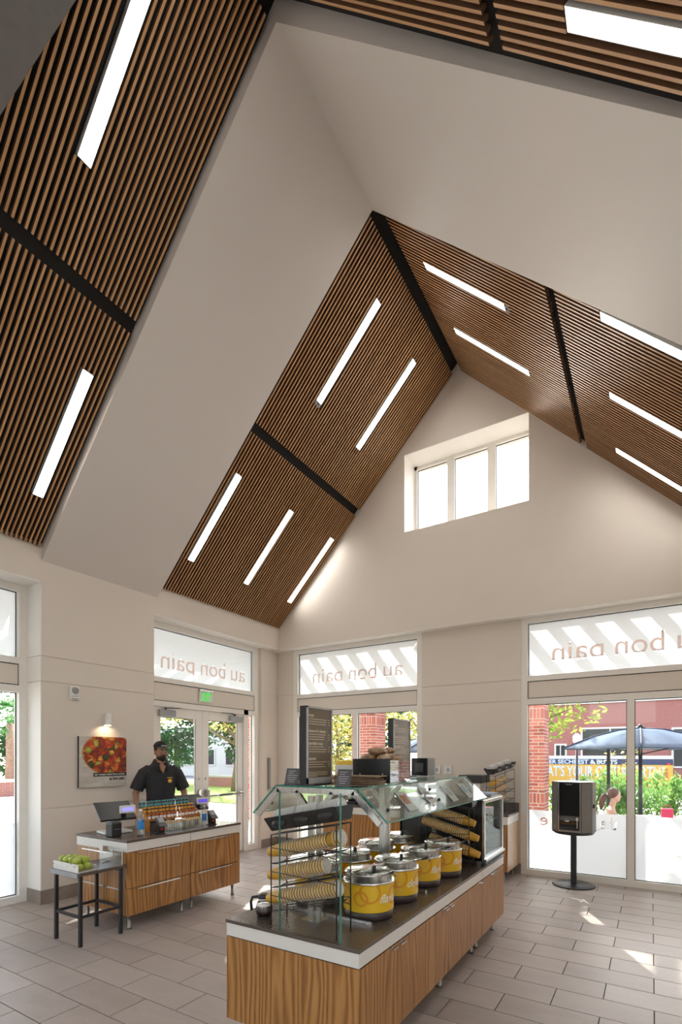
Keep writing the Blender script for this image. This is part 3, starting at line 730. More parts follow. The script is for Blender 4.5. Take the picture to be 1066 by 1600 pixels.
# exit sign
t0 = thing('exit_sign', 'edge lit exit sign with green letters above the doors', 'exit sign', (DX, 5.85, 2.635))
MB().box(DX - 0.012, DX + 0.03, 5.70, 6.00, 2.80, 2.835).build('canopy', 'steel', t0)
MB().box(DX + 0.002, DX + 0.012, 5.70, 6.00, 2.635, 2.80).build('sign_plate', 'white_plastic', t0)
text('exit_lettering', 'EXIT', 0.19, 'exit_green', (DX + 0.0125, 5.745, 2.652), (0, 1, 0), (0, 0, 1), t0, fit=0.21, bold=0.006)
# tall grey actuator box on the corner column
t0 = thing('door_actuator', 'tall narrow grey push plate on the corner column', 'push plate', (-6.23, 7.36, 1.1))
MB().box(-6.23, -6.19, 7.335, 7.385, 1.10, 1.70).build('housing', 'steel_dark', t0, bevel=0.006)
MB().box(-6.19, -6.186, 7.34, 7.38, 1.13, 1.67).build('push_face', 'mid_grey', t0)
# two grey card plates on the pier
for x0, lab in ((-2.99, 'grey wall plate on the pier, the left one of two'), (-2.80, 'grey wall plate on the pier, the right one of two')):
    t0 = thing('wall_plate', lab, 'wall plate', (x0, 7.622, 1.44))
    MB().box(x0, x0 + 0.125, 7.607, 7.622, 1.445, 1.588).build('plate', 'steel', t0, bevel=0.004)
    MB().box(x0 + 0.045, x0 + 0.08, 7.603, 7.607, 1.49, 1.545).build('rocker', 'grey_box', t0)

# ================================================================ register counter
def leg(mb, x, y, z1, r=0.02): mb.lathe([(r, 0.0), (r, 0.02), (r * 0.8, 0.024), (r * 0.8, z1)], 12, (x, y, 0)); return mb
RX0, RX1, RY0, RYM, RY1, RZ = -5.25, -4.385, 3.05, 3.84, 4.63, 0.905
for i, (y0, y1, lab) in enumerate(((RY0, RYM - 0.004, 'wood register cabinet unit nearest the small side table'), (RYM + 0.004, RY1, 'wood register cabinet unit nearest the entrance doors'))):
    t0 = thing('register_cabinet', lab, 'cabinet', ((RX0 + RX1) / 2, (y0 + y1) / 2, 0), 0, 'register cabinet units')
    MB().box(RX0, RX1 - 0.02, y0, y1, 0.15, 0.785).build('body', 'cabinet_wood', t0, bevel=0.012 if i == 0 else 0.004)
    for z0, z1 in ((0.152, 0.418), (0.424, 0.780)):
        dr = MB().box(RX1 - 0.02, RX1, y0 + 0.002, y1 - 0.002, z0, z1).build('drawer', 'cabinet_wood', t0)
        MB().box(RX1, RX1 + 0.014, y0 + 0.11, y1 - 0.15, z1 - 0.018, z1 - 0.006).build('handle', 'steel_bright', dr)
    if i == 0:
        for zz in (0.418, 0.765):
            MB().box(RX0 + 0.1, RX1 - 0.1, y0 - 0.012, y0, zz - 0.016, zz - 0.004).build('handle', 'steel_bright', t0)
    MB().box(RX0 - 0.004, RX1 + 0.004, y0 - (0.004 if i == 0 else 0), y1 + (0.004 if i else 0), 0.787, 0.878).build('apron', 'laminate_white', t0)
    for x in (RX0 + 0.08, RX1 - 0.07):
        for y in (y0 + 0.07, y1 - 0.06): leg(MB(), x, y, 0.15).build('leg', 'steel_dark', t0)
t0 = MB().box(RX0 - 0.01, RX1 + 0.01, RY0 - 0.01, RY1 + 0.01, 0.878, RZ).build('register_worktop', 'worktop', bevel=0.003)
tag(t0, 'dark brown worktop running across both register cabinets', 'worktop')

# ---- small side table with pears
TX0, TX1, TY0, TY1, TZ = -4.825, -4.395, 2.575, 3.01, 0.675
t0 = thing('side_table', 'small black legged side table with dark top beside the register', 'table', ((TX0 + TX1) / 2, (TY0 + TY1) / 2, 0))
MB().box(TX0 - 0.02, TX1 + 0.02, TY0 - 0.02, TY1 + 0.02, TZ - 0.03, TZ).build('top', 'worktop', t0, bevel=0.003)
MB().box(TX0 - 0.024, TX1 + 0.0, TY0 - 0.024, TY0 - 0.02, TZ - 0.045, TZ - 0.004).build('edge_band', 'grey_box', t0)
for x in (TX0, TX1 - 0.03):
    for y in (TY0, TY1 - 0.03): MB().box(x, x + 0.03, y, y + 0.03, 0, TZ - 0.03).build('leg', 'black_metal', t0, bevel=0.002)
for x in (TX0, TX1 - 0.03): MB().box(x + 0.004, x + 0.026, TY0 + 0.03, TY1 - 0.03, 0.255, 0.28).build('stretcher', 'black_metal', t0)
for y in (TY0, TY1 - 0.03): MB().box(TX0 + 0.03, TX1 - 0.03, y + 0.004, y + 0.026, 0.255, 0.28).build('stretcher', 'black_metal', t0)
for y in (TY0, TY1 - 0.03): MB().box(TX0 + 0.03, TX1 - 0.03, y + 0.002, y + 0.028, TZ - 0.058, TZ - 0.03).build('apron_rail', 'black_metal', t0)
t0 = thing('fruit_tray', 'clear white tray of pears on the small side table', 'tray', (TX0 + 0.2, TY0 + 0.08, TZ))
ty0, ty1, tx0, tx1 = TY0 - 0.01, TY0 + 0.165, TX0 + 0.01, TX1 - 0.01
MB().box(tx0, tx1, ty0, ty1, TZ, TZ + 0.006).build('tray_base', 'white_plastic', t0)
MB().box(tx0, tx1, ty0, ty0 + 0.005, TZ + 0.006, TZ + 0.075).build('front_wall', 'white_plastic', t0)
MB().box(tx0, tx1, ty1 - 0.005, ty1, TZ + 0.006, TZ + 0.05).build('back_wall', 'white_plastic', t0)
for x in (tx0, tx1 - 0.005): MB().box(x, x + 0.005, ty0 + 0.005, ty1 - 0.005, TZ + 0.006, TZ + 0.04).build('side_wall', 'acrylic', t0)
pear = thing('pear', 'green pear heaped in the tray on the side table', 'pear', (0, 0, 0), 0, 'pears in the tray')
MB().lathe([(0.004, 0), (0.026, 0.006), (0.035, 0.028), (0.032, 0.048), (0.02, 0.068), (0.012, 0.078), (0.003, 0.083)], 12).build('flesh', 'pear_green', pear, local=True)
MB().tube([(0, 0, 0.08), (0.003, 0, 0.098)], 0.002, 5).build('stem', 'bark', pear, local=True)
k = 0
for lay, cols in ((0, 5), (1, 4)):
    for i in range(cols):
        for j in range(2 - lay * 0):
            px = tx0 + 0.042 + (i + 0.5 * lay) * 0.078; py = ty0 + 0.047 + j * 0.078; pz = TZ + 0.04 + lay * 0.052
            p_ = pear if k == 0 else dup(pear, (0, 0, 0)); p_.location = (px, py, pz)
            p_.rotation_euler = (RND.uniform(1.1, 1.9), RND.uniform(-0.3, 0.3), RND.uniform(0, 6.28)); k += 1
            d_ = Matrix.Identity(3); d_ = p_.rotation_euler.to_matrix(); p_.location -= d_ @ Vector((0, 0, 0.032))
t0 = thing('sign_holder', 'clear acrylic price holder standing at the back of the side table', 'sign holder', (TX1 - 0.1, TY1 - 0.03, TZ))
MB().box(TX0 + 0.06, TX1 + 0.0, TY1 - 0.012, TY1 - 0.008, TZ, TZ + 0.13).build('acrylic_panel', 'acrylic', t0)
MB().box(TX0 + 0.06, TX1 + 0.002, TY1 - 0.013, TY1 - 0.007, TZ + 0.13, TZ + 0.136).build('top_edge', 'white_plastic', t0)
MB().box(TX1 - 0.002, TX1 + 0.004, TY1 - 0.013, TY1 - 0.007, TZ, TZ + 0.136).build('side_edge', 'white_plastic', t0)
MB().box(TX0 + 0.13, TX0 + 0.20, TY1 - 0.02, TY1 - 0.013, TZ + 0.105, TZ + 0.16).build('price_card', 'kraft', t0)
MB().box(TX0 + 0.15, TX0 + 0.18, TY1 - 0.05, TY1 - 0.013, TZ, TZ + 0.008).build('foot', 'white_plastic', t0)

# ---- register terminals, printer, reader, bottles, snack rack
def terminal(x, y, rz, label, screen, big=True):
    t0 = thing('register_terminal', label, 'register', (x, y, RZ), rz)
    MB().box(-0.13, 0.10, -0.15, 0.15, 0, 0.028).build('base', 'white_plastic', t0, local=True, bevel=0.01)
    m = MB().prism([(-0.06, 0.028), (0.07, 0.028), (-0.02, 0.20), (-0.08, 0.20)], -0.06, 0.06, 'y'); m.build('stand', 'white_plastic', t0, local=True, bevel=0.008)
    # tablet leaning back (away from the customer), screen towards the cashier
    R_ = Matrix.Translation((-0.02, 0, 0.24)) @ Matrix.Rotation(math.radians(-52), 4, 'Y')
    def rb(a, b, c, d, e, f, nm, mat, par=t0, bev=0.0):
        m = MB().box(a, b, c, d, e, f); m.v = [tuple(R_ @ Vector(v)) for v in m.v]; return m.build(nm, mat, par, local=True, bevel=bev)
    rb(-0.012, 0.016, -0.19, 0.19, -0.15, 0.13, 'tablet', 'black_plastic', bev=0.006)
    rb(-0.016, -0.012, -0.175, 0.175, -0.135, 0.115, 'touch_screen', 'dark_window')
    # customer display under the tablet, facing the room
    rb2 = MB().box(0.10, 0.125, 0.0, 0.17, 0.215, 0.30); cd = rb2.build('customer_display', 'white_plastic', t0, local=True, bevel=0.008)
    MB().box(0.125, 0.127, 0.02, 0.15, 0.238, 0.28).build('display_screen', screen, cd, local=True)
    MB().bar((-0.02, 0.08, 0.22), (0.11, 0.08, 0.25), 0.05, 0.02).build('display_arm', 'dark_grey', t0, local=True)
    return t0
terminal(-4.94, 3.29, math.radians(-12), 'tilted black register terminal with violet display at the near end of the counter', 'pos_screen_pale')
terminal(-5.02, 4.42, math.radians(-8), 'tilted black register terminal with violet display near the doors', 'pos_screen')
t0 = thing('receipt_printer', 'small black receipt printer beside the near register terminal', 'printer', (-4.71, 3.12, RZ))
MB().box(-4.77, -4.65, 3.065, 3.175, RZ, RZ + 0.15).build('body', 'black_plastic', t0, bevel=0.012)
MB().box(-4.65, -4.646, 3.085, 3.155, RZ + 0.08, RZ + 0.085).build('paper_slot', 'mid_grey', t0)
MB().box(-4.73, -4.67, 3.075, 3.165, RZ + 0.15, RZ + 0.156).build('lid', 'dark_grey', t0)
def bottle(x, y, label, tall=0.27, r=0.037, n=16):
    t0 = thing('water_bottle', label, 'bottle', (x, y, RZ), 0, 'water bottles on the register counter')
    MB().lathe([(r * 0.9, 0), (r, 0.01), (r, tall * 0.62), (r * 0.8, tall * 0.72), (r * 0.38, tall * 0.88), (r * 0.38, tall * 0.93)], n).build('body', 'acrylic', t0, local=True)
    MB().lathe([(r * 1.02, tall * 0.26), (r * 1.02, tall * 0.58)], n, cap0=False, cap1=False).build('label_sleeve', 'blue_label', t0, local=True)
    MB().lathe([(r * 0.42, tall * 0.93), (r * 0.42, tall)], n).build('cap', 'white_plastic', t0, local=True)
bottle(-4.52, 3.30, 'clear water bottle with blue label at the front of the near terminal')
bottle(-4.60, 3.36, 'clear water bottle behind the front bottle beside the near terminal')
bottle(-4.55, 4.20, 'clear water bottle beside the far card reader', 0.24, 0.03)
def reader(x, y, label):
    t0 = thing('card_reader', label, 'card reader', (x, y, RZ), math.radians(-15), 'card readers on the register counter')
    MB().lathe([(0.06, 0), (0.06, 0.01), (0.03, 0.02)], 16).build('foot', 'black_plastic', t0, local=True)
    MB().prism([(-0.04, 0.015), (0.04, 0.015), (0.045, 0.09), (-0.03, 0.15), (-0.05, 0.13)], -0.035, 0.035, 'y').build('body', 'black_plastic', t0, local=True, bevel=0.006)
    m = MB().prism([(0.085, 0.075), (0.088, 0.092), (-0.03, 0.175), (-0.05, 0.155)], -0.043, 0.043, 'y'); kp = m.build('keypad_head', 'dark_grey', t0, local=True, bevel=0.006)
    m = MB().prism([(0.05, 0.122), (0.052, 0.125), (-0.015, 0.171), (-0.017, 0.168)], -0.03, 0.03, 'y'); m.build('display', 'grey_box', kp, local=True)
    MB().box(0.0455, 0.047, -0.014, 0.014, 0.045, 0.06).build('sticker', 'signal_red', t0, local=True)
reader(-4.49, 3.52, 'black card reader beside the water bottle on the near half of the counter')
reader(-4.53, 4.30, 'black card reader at the door end of the counter')
# tiered rack of snack packs: three steps rising away from the customer
SX, SY0, SY1 = -4.66, 3.52, 4.26
t0 = thing('snack_rack', 'stepped wire rack of snack packs in front of the cashier', 'display rack', (SX - 0.1, (SY0 + SY1) / 2, RZ))
steps = [(-4.72, 0.12, 'pack_red'), (-4.80, 0.185, 'pack_orange'), (-4.88, 0.245, 'pack_teal')]
for x, z, _ in steps:
    MB().box(x - 0.04, x + 0.04, SY0, SY1, RZ + z - 0.006, RZ + z).build('shelf', 'amber', t0)
for y in (SY0 + 0.01, SY1 - 0.01):
    MB().prism([(-4.93, 0), (-4.68, 0), (-4.68, 0.125), (-4.84, 0.25), (-4.93, 0.25)], y - 0.004, y + 0.004, 'y').build('side_panel', 'amber', t0)
    bpy.context.view_layer.update()
for o in list(t0.children):
    if o.name.startswith('side_panel'):
        for v in o.data.vertices: v.co.z += RZ
packs = {}
for row, (x, z, mt) in enumerate(steps):
    lab = {'pack_red': 'red brown snack pack on the lowest step of the snack rack', 'pack_orange': 'orange snack pack on the middle step of the snack rack', 'pack_teal': 'teal topped snack pack on the top step of the snack rack'}[mt]
    n = 14
    for i in range(n):
        y = SY0 + 0.035 + i * (SY1 - SY0 - 0.07) / (n - 1)
        if mt not in packs:
            p_ = thing('snack_pack', lab, 'snack', (x, y, RZ + z), 0, 'snack packs ' + mt)
            MB().lathe([(0.016, 0), (0.018, 0.004), (0.018, 0.058), (0.012, 0.064)], 10).build('tub', 'pack_dark' if row != 0 else 'pack_red', p_, local=True)
            MB().lathe([(0.0184, 0.012), (0.0184, 0.042)], 10, cap0=False, cap1=False).build('wrapper', ['white_print', 'pack_orange', 'pack_teal'][row], p_, local=True)
            MB().lathe([(0.019, 0.058), (0.019, 0.07), (0.006, 0.073)], 10).build('lid', mt, p_, local=True); packs[mt] = p_
        else:
            dup(packs[mt], (x + RND.uniform(-0.004, 0.004), y, RZ + z), RND.uniform(-0.3, 0.3))
for i, (y0, y1, lab) in enumerate(((3.58, 3.86, 'clear bin of biscotti at the front of the snack rack, left one'), (3.90, 4.16, 'clear bin of biscotti at the front of the snack rack, right one'))):
    x0, x1 = -4.655, -4.535
    t0 = thing('biscotti_bin', lab, 'bin', ((x0 + x1) / 2, (y0 + y1) / 2, RZ), 0, 'clear biscotti bins')
    MB().box(x0, x1, y0, y1, RZ, RZ + 0.004).build('floor_panel', 'acrylic', t0)
    for b_ in ((x0, x1, y0, y0 + 0.004), (x0, x1, y1 - 0.004, y1), (x0, x0 + 0.004, y0, y1), (x1 - 0.004, x1, y0, y1)):
        MB().box(*b_, RZ + 0.004, RZ + 0.085).build('side_panel', 'acrylic', t0)
    n = 8; w_ = (y1 - y0 - 0.02) / n
    for k in range(n):
        y = y0 + 0.01 + k * w_
        bc = thing('biscotti', 'wrapped biscotti standing in the %s clear bin' % ('left' if i == 0 else 'right'), 'biscotti', ((x0 + x1) / 2, y, RZ + 0.004), 0, 'biscotti in the %s bin' % ('left' if i == 0 else 'right'))
        h = RND.uniform(0.095, 0.115)
        MB().box(x0 + 0.008, x1 - 0.008, y + 0.002, y + w_ - 0.002, RZ + 0.005, RZ + h).build('cookie', 'biscotti', bc, bevel=0.006)
        MB().box(x1 - 0.0078, x1 - 0.0065, y + 0.006, y + w_ - 0.006, RZ + 0.04, RZ + 0.08).build('paper_label', 'paper_white', bc)
# ================================================================ soup island
IX0, IX1, IY0, IYM, IY1, IZ = -2.20, -1.27, 2.21, 4.40, 5.15, 0.745
for i, (y0, y1, n, lab, hs) in enumerate(((IY0, IYM - 0.003, 5, 'long wood soup island cabinet nearest the viewer', (2.61, 3.12, 3.44, 4.0, 4.02)), (IYM + 0.003, IY1, 2, 'short wood soup island cabinet under the food case', (4.72, 4.84)))):
    t0 = thing('island_cabinet', lab, 'cabinet', ((IX0 + IX1) / 2, (y0 + y1) / 2, 0), 0, 'soup island cabinets')
    MB().box(IX0 + 0.018, IX1 - 0.018, y0 + (0.018 if i == 0 else 0), y1, 0.145, 0.642).build('body', 'cabinet_wood', t0)
    if i == 0: MB().box(IX0, IX1, y0, y0 + 0.018, 0.145, 0.642).build('end_panel', 'cabinet_wood', t0)
    st = y0 + (0.018 if i == 0 else 0)
    w_ = (y1 - st) / n
    for side in (0, 1):
        for k in range(n):
            a, b_ = st + k * w_ + 0.0015, st + (k + 1) * w_ - 0.0015
            x0, x1 = (IX1 - 0.018, IX1) if side == 0 else (IX0, IX0 + 0.018)
            d_ = MB().box(x0, x1, a, b_, 0.147, 0.638).build('door', 'cabinet_wood' if (side or b_ < 3.6) else 'cabinet_wood', t0)
            hy = (b_ - 0.09 if k % 2 == 0 else a + 0.02)
            xh = IX1 if side == 0 else IX0 - 0.02
            MB().box(xh, xh + 0.02, hy, hy + 0.07, 0.622, 0.630).build('tab_handle', 'steel_bright', d_)
    MB().box(IX0 - 0.0, IX1 + 0.0, y0, y1, 0.648, 0.724).build('apron', 'laminate_white', t0)
    MB().box(IX0 + 0.006, IX1 - 0.006, y0 + 0.006, y1, 0.640, 0.650).build('shadow_gap', 'black_matte', t0)
    for y in ((2.33, 3.58, 4.34) if i == 0 else (4.48, 5.03)):
        for x in (IX0 + 0.09, IX1 - 0.085): leg(MB(), x, y, 0.147).build('leg', 'steel_dark', t0)
t0 = MB().box(IX0 - 0.005, IX1 + 0.005, IY0 - 0.005, IY1 + 0.005, 0.725, IZ).build('island_worktop', 'worktop', bevel=0.002)
tag(t0, 'glossy dark brown worktop of the soup island', 'worktop')
# ---- soup kettles
def bend(me, r, a0, z0):
    for v in me.vertices:
        a = a0 + v.co.x / r; rr = r + v.co.z
        v.co = Vector((rr * math.cos(a), rr * math.sin(a), z0 + v.co.y))
def ring_print(mb, u, v, r, w, n=28):
    vs = []; fs = []
    for k in range(n):
        for rr in (r - w / 2, r + w / 2): vs.append((u + rr * math.cos(2 * PI * k / n), v + rr * math.sin(2 * PI * k / n), 0.0006))
    for k in range(n): fs.append((2 * k, 2 * k + 1, (2 * k + 3) % (2 * n), (2 * k + 2) % (2 * n)))
    mb.add(vs, fs)
KR = 0.157
def kettle(x, y, face, word, label, ladle):
    t0 = thing('soup_kettle', label, 'soup kettle', (x, y, IZ), 0, 'yellow soup kettles on the island')
    MB().lathe([(0.135, 0), (0.15, 0.006), (0.154, 0.03), (0.156, 0.058)], 40).build('base', 'kettle_base', t0, local=True)
    for a in (0.4, 2.5, 4.6): MB().box(-0.012, 0.012, -0.012, 0.012, 0, 0.004).build('foot', 'rubber', t0, local=True).location = (0.12 * math.cos(a), 0.12 * math.sin(a), -0.0)
    MB().lathe([(KR, 0.056), (KR, 0.222)], 40, cap0=False, cap1=False).build('wrap', 'kettle_yellow', t0, local=True)
    rg = MB()
    for u, v, r in ((-0.045, 0.080, 0.040), (0.012, 0.118, 0.060), (-0.17, 0.09, 0.055), (0.19, 0.09, 0.05)):
        ring_print(rg, u, v, r, 0.014)
    rg.v = [v for v in rg.v]
    me = rg.mesh('printed_rings', 'print_orange'); bm = bmesh.new(); bm.from_mesh(me)
    bmesh.ops.bisect_plane(bm, geom=bm.verts[:] + bm.edges[:] + bm.faces[:], plane_co=(0, 0.160, 0), plane_no=(0, 1, 0), clear_outer=True)
    bm.to_mesh(me); bm.free(); bend(me, KR, face, 0.058); o = bpy.data.objects.new('printed_rings', me); COL.objects.link(o); o.parent = t0
    me = text_mesh(word, 0.072, 'white_print', 0.0004, 0.4, 0.0)
    xs = [v.co.x for v in me.vertices]
    for v in me.vertices: v.co.x += 0.068; v.co.z += 0.0012; v.co.y += 0.055
    bend(me, KR, face, 0.058); o = bpy.data.objects.new('lettering', me); COL.objects.link(o); o.parent = t0
    MB().lathe([(0.160, 0.218), (0.166, 0.226), (0.160, 0.234)], 40).build('rim', 'steel_bright', t0, local=True)
    MB().lathe([(0.146, 0.234), (0.146, 0.268), (0.150, 0.272)], 40).build('inset_pan', 'steel', t0, local=True)
    ld = MB().lathe([(0.152, 0.272), (0.152, 0.279), (0.135, 0.290), (0.05, 0.298), (0.001, 0.299)], 40, cap1=False).build('lid', 'steel_bright', t0, local=True)
    MB().box(-0.012, 0.012, -0.152, 0.152, 0.2955, 0.3).build('lid_hinge', 'steel', ld, local=True).rotation_euler = (0, 0, face + 0.9)
    kx, ky = 0.105 * math.cos(face + 0.35), 0.105 * math.sin(face + 0.35)
    MB().lathe([(0.014, 0.288), (0.012, 0.325), (0.008, 0.33)], 12, (kx, ky, 0)).build('knob', 'black_plastic', ld, local=True)
    if ladle:
        a = face + ladle; p0 = Vector((0.12 * math.cos(a), 0.12 * math.sin(a), 0.27)); d_ = Vector((math.cos(a), math.sin(a), 0))
        lm = MB().tube([p0, p0 + d_ * 0.06 + Vector((0, 0, 0.02)), p0 + d_ * 0.15 + Vector((0, 0, 0.05)), p0 + d_ * 0.165 + Vector((0, 0, 0.04)), p0 + d_ * 0.155 + Vector((0, 0, 0.026))], 0.005, 7)
        ll = lm.build('ladle', 'steel_dark', t0, local=True)
        MB().tube([p0 + d_ * 0.10 + Vector((0, 0, 0.034)), p0 + d_ * 0.145 + Vector((0, 0, 0.049))], 0.0075, 7).build('ladle_grip', 'black_plastic', ll, local=True)
    return t0
FC = math.radians(-62)
for x, y, wd, lab, la in ((-1.505, 2.74, 'flavorful', 'nearest yellow soup kettle with steel lid in the aisle-side row', 0.6),
                         (-1.52, 3.16, 'delicious', 'second yellow soup kettle from the near cup rack in the aisle-side row', 0.9),
                         (-1.53, 3.62, 'flavorful', 'third yellow soup kettle in the aisle-side row, its ladle leaning out', 0.9),
                         (-1.49, 4.00, 'flavorful', 'last yellow soup kettle in the aisle-side row, beside the far cup rack', 0.7),
                         (-1.93, 2.80, 'delicious', 'nearest yellow soup kettle in the window-side row, behind the near cups', 0),
                         (-1.92, 3.22, 'flavorful', 'second yellow soup kettle in the window-side row behind the guard posts', 0.2),
                         (-1.96, 3.70, 'delicious', 'third yellow soup kettle in the window-side row, with a long ladle', 2.9),
                         (-1.96, 4.12, 'flavorful', 'last yellow soup kettle in the window-side row, near the food case', 0)):
    kettle(x, y, FC, wd, lab, la)
for y, rx0, lab in ((2.567, -1.98, 'flat steel floor rail lying in front of the nearest kettle'), (3.40, -1.655, 'flat steel floor rail between the second and third kettles')):
    t0 = thing('worktop_rail', lab, 'rail', (-1.7, y, IZ))
    MB().box(rx0, -1.39, y - 0.014, y + 0.014, IZ, IZ + 0.012).build('plate', 'steel', t0)
    MB().box(rx0, -1.39, y - 0.004, y + 0.004, IZ + 0.012, IZ + 0.022).build('rib', 'steel', t0)

# ---- sneeze guard
GY0, GY1, GZ_ = 2.48, 4.46, 1.555
g = thing('sneeze_guard', 'glass sneeze guard on steel posts over the soup kettles', 'sneeze guard', (-1.735, 3.45, IZ))
GXR, GXL = -1.43, -2.04
sh = MB().box(GXL, GXR, GY0, GY1, GZ_ - 0.01, GZ_).build('glass_shelf', 'guard_glass', g)
ed = MB().box(GXL - 0.001, GXR + 0.001, GY0 - 0.002, GY0 + 0.001, GZ_ - 0.01, GZ_).box(GXR - 0.001, GXR + 0.002, GY0, GY1, GZ_ - 0.01, GZ_).box(GXL - 0.002, GXL + 0.001, GY0, GY1, GZ_ - 0.01, GZ_); ed.build('polished_edge', 'glass_edge', sh)
for s_, xt, xb in ((1, GXR, -1.25), (-1, GXL, -2.22)):
    p = [(xt, GZ_ - 0.014), (xt + s_ * 0.007, GZ_ - 0.007), (xb + s_ * 0.007, 1.370), (xb, 1.363)]
    gp = MB().prism(p, GY0, GY1, 'y').build('slanted_pane', 'guard_glass', g)
    e2 = MB().bar((xb + s_ * 0.004, GY0, 1.365), (xb + s_ * 0.004, GY1, 1.365), 0.01, 0.006)
    e2.bar((xt + s_ * 0.004, GY0, GZ_ - 0.012), (xb + s_ * 0.004, GY0, 1.367), 0.004, 0.010)
    e2.build('polished_edge', 'glass_edge', gp)
    for yy in (2.60, 3.42, 4.25):
        for fr in (0.3, 0.7):
            xx = xt + (xb - xt) * fr; zz = GZ_ - 0.012 + (1.367 - GZ_ + 0.012) * fr
            if (yy, fr) in ((3.42, 0.3), (3.42, 0.7), (2.60, 0.7)): MB().ell((xx + s_ * 0.005, yy, zz + 0.005), (0.012, 0.012, 0.012), 8, 6).build('glass_clamp', 'black_metal', gp)
ep = MB().box(-1.80, -1.39, 2.222, 2.230, IZ, GZ_ - 0.012).build('end_pane', 'window_glass', g)
MB().box(-1.393, -1.388, 2.221, 2.231, IZ, GZ_ - 0.012).box(-1.802, -1.798, 2.221, 2.231, IZ, GZ_ - 0.012).build('polished_edge', 'glass_edge', ep)
for yc in (2.49, 3.42, 4.44):
    for dy in ((-0.042, 0.042) if yc < 4 else (0.0,)):
        MB().box(-1.755, -1.715, yc + dy - 0.011, yc + dy + 0.011, IZ, 1.50).build('post', 'steel', g)
    m = MB()
    for dy in ((-0.012,) if yc < 4 else (0.0,)):
        y = yc + dy
        m.bar((-2.02, y, 1.528), (-1.45, y, 1.528), 0.022, 0.034)
        m.bar((-1.46, y, 1.530), (-1.285, y, 1.355), 0.022, 0.034).bar((-2.01, y, 1.530), (-2.185, y, 1.355), 0.022, 0.034)
        if yc < 4: m.bar((-1.735, y, 1.36), (-1.60, y, 1.52), 0.022, 0.03).bar((-1.735, y, 1.36), (-1.87, y, 1.52), 0.022, 0.03)
    m.build('bracket', 'steel', g)
    MB().box(-1.80, -1.67, yc - (0.06 if yc < 4 else 0.02), yc + (0.06 if yc < 4 else 0.02), IZ, IZ + 0.008).build('post_foot', 'steel', g)
# small product cards lying on the slanted pane
for i, (y, mt) in enumerate(((2.86, 'pack_red'), (3.24, 'kraft'), (3.66, 'card_text'), (4.04, 'paper_blue'))):
    sx_ = GXR + 0.035; xx0, xx1 = GXR + 0.045, GXR + 0.150
    def zz(x): return GZ_ - 0.003 - (x - GXR) * (GZ_ - 1.363) / 0.18
    lab = ['first', 'second', 'third', 'fourth'][i] + ' product card on the slanted guard glass, counted from the near end'
    t0 = thing('product_card', lab, 'card', (xx0, y, zz(xx0)), 0, 'product cards on the guard glass')
    MB().prism([(xx0, zz(xx0)), (xx1, zz(xx1)), (xx1 + 0.003, zz(xx1) + 0.003), (xx0 + 0.003, zz(xx0) + 0.003)], y, y + 0.14, 'y').build('card', 'paper_white', t0)
    MB().prism([(xx0 + 0.02, zz(xx0 + 0.02) + 0.0035), (xx0 + 0.07, zz(xx0 + 0.07) + 0.0035), (xx0 + 0.072, zz(xx0 + 0.07) + 0.005), (xx0 + 0.022, zz(xx0 + 0.02) + 0.005)], y + 0.02, y + 0.11, 'y').build('picture', mt, t0)
    MB().prism([(xx0 - 0.002, zz(xx0)), (xx1, zz(xx1)), (xx1 + 0.006, zz(xx1) + 0.004), (xx0 + 0.004, zz(xx0) + 0.004)], y - 0.006, y, 'y').build('card_edge', 'card_grey', t0)

# ---- menu boards standing on the shelf, facing the aisle
HEAD = [('soups', 0.035), ('macaroni & cheese', 0.145), ('specialty soup', 0.215), ('oatmeal', 0.295)]
def menu(y0, y1, label, heads):
    x = -1.80; z0, z1 = GZ_ + 0.035, 2.05
    t0 = thing('menu_board', label, 'menu board', (x, (y0 + y1) / 2, GZ_), 0, 'menu boards on the sneeze guard')
    MB().box(x - 0.075, x + 0.06, y0 - 0.01, y1 + 0.01, GZ_, GZ_ + 0.012).build('base_plate', 'black_metal', t0)
    MB().box(x - 0.05, x, y0, y1, GZ_ + 0.012, z1).build('case', 'black_metal', t0)
    m = MB().box(x, x + 0.008, y0, y0 + 0.012, GZ_ + 0.012, z1).box(x, x + 0.008, y1 - 0.010, y1, GZ_ + 0.012, z1).box(x, x + 0.008, y0, y1, z1 - 0.012, z1).box(x, x + 0.008, y0, y1, GZ_ + 0.012, GZ_ + 0.048)
    m.build('bezel', 'menu_frame', t0)
    MB().box(x, x + 0.003, y0 + 0.012, y1 - 0.010, GZ_ + 0.048, z1 - 0.012).build('menu_sheet', 'menu_brown', t0)
    W = y1 - y0; zt = z1 - 0.012; ln = MB(); xs_ = x + 0.0034
    def line(z, a, b, h=0.004):
        ln.box(xs_ - 0.0004, xs_ + 0.0002, y0 + 0.012 + a * W, y0 + 0.012 + b * W, z - h / 2, z + h / 2)
    H_ = zt - (GZ_ + 0.048)
    for (hd, hz_), lines in zip(heads, ((0.155, 0.19, 0.225), (0.375, 0.41, 0.445), (0.555, 0.59, 0.625), (0.775, 0.81, 0.845))):
        fz = {0.035: 0.10, 0.145: 0.325, 0.215: 0.505, 0.295: 0.725}[hz_]
        text('menu_heading', hd, 0.026, 'menu_text', (xs_, y0 + 0.02, zt - fz * H_ - 0.008), (0, 1, 0), (0, 0, 1), t0, bold=0.0006, fit=min(len(hd), 17) / 17 * 0.66 * W, extrude=0.0002)
        for q in lines:
            z = zt - q * H_; line(z, 0.05, 0.10 + 0.02); line(z, 0.13, RND.uniform(0.62, 0.75)); line(z, 0.80, 0.87)
    for q in (0.92, 0.942, 0.962, 0.98): line(zt - q * H_, 0.02, 0.78 if q < 0.97 else 0.35, 0.003)
    o = ln.build('menu_lines', 'menu_text', t0); o['kind'] = 'stuff'
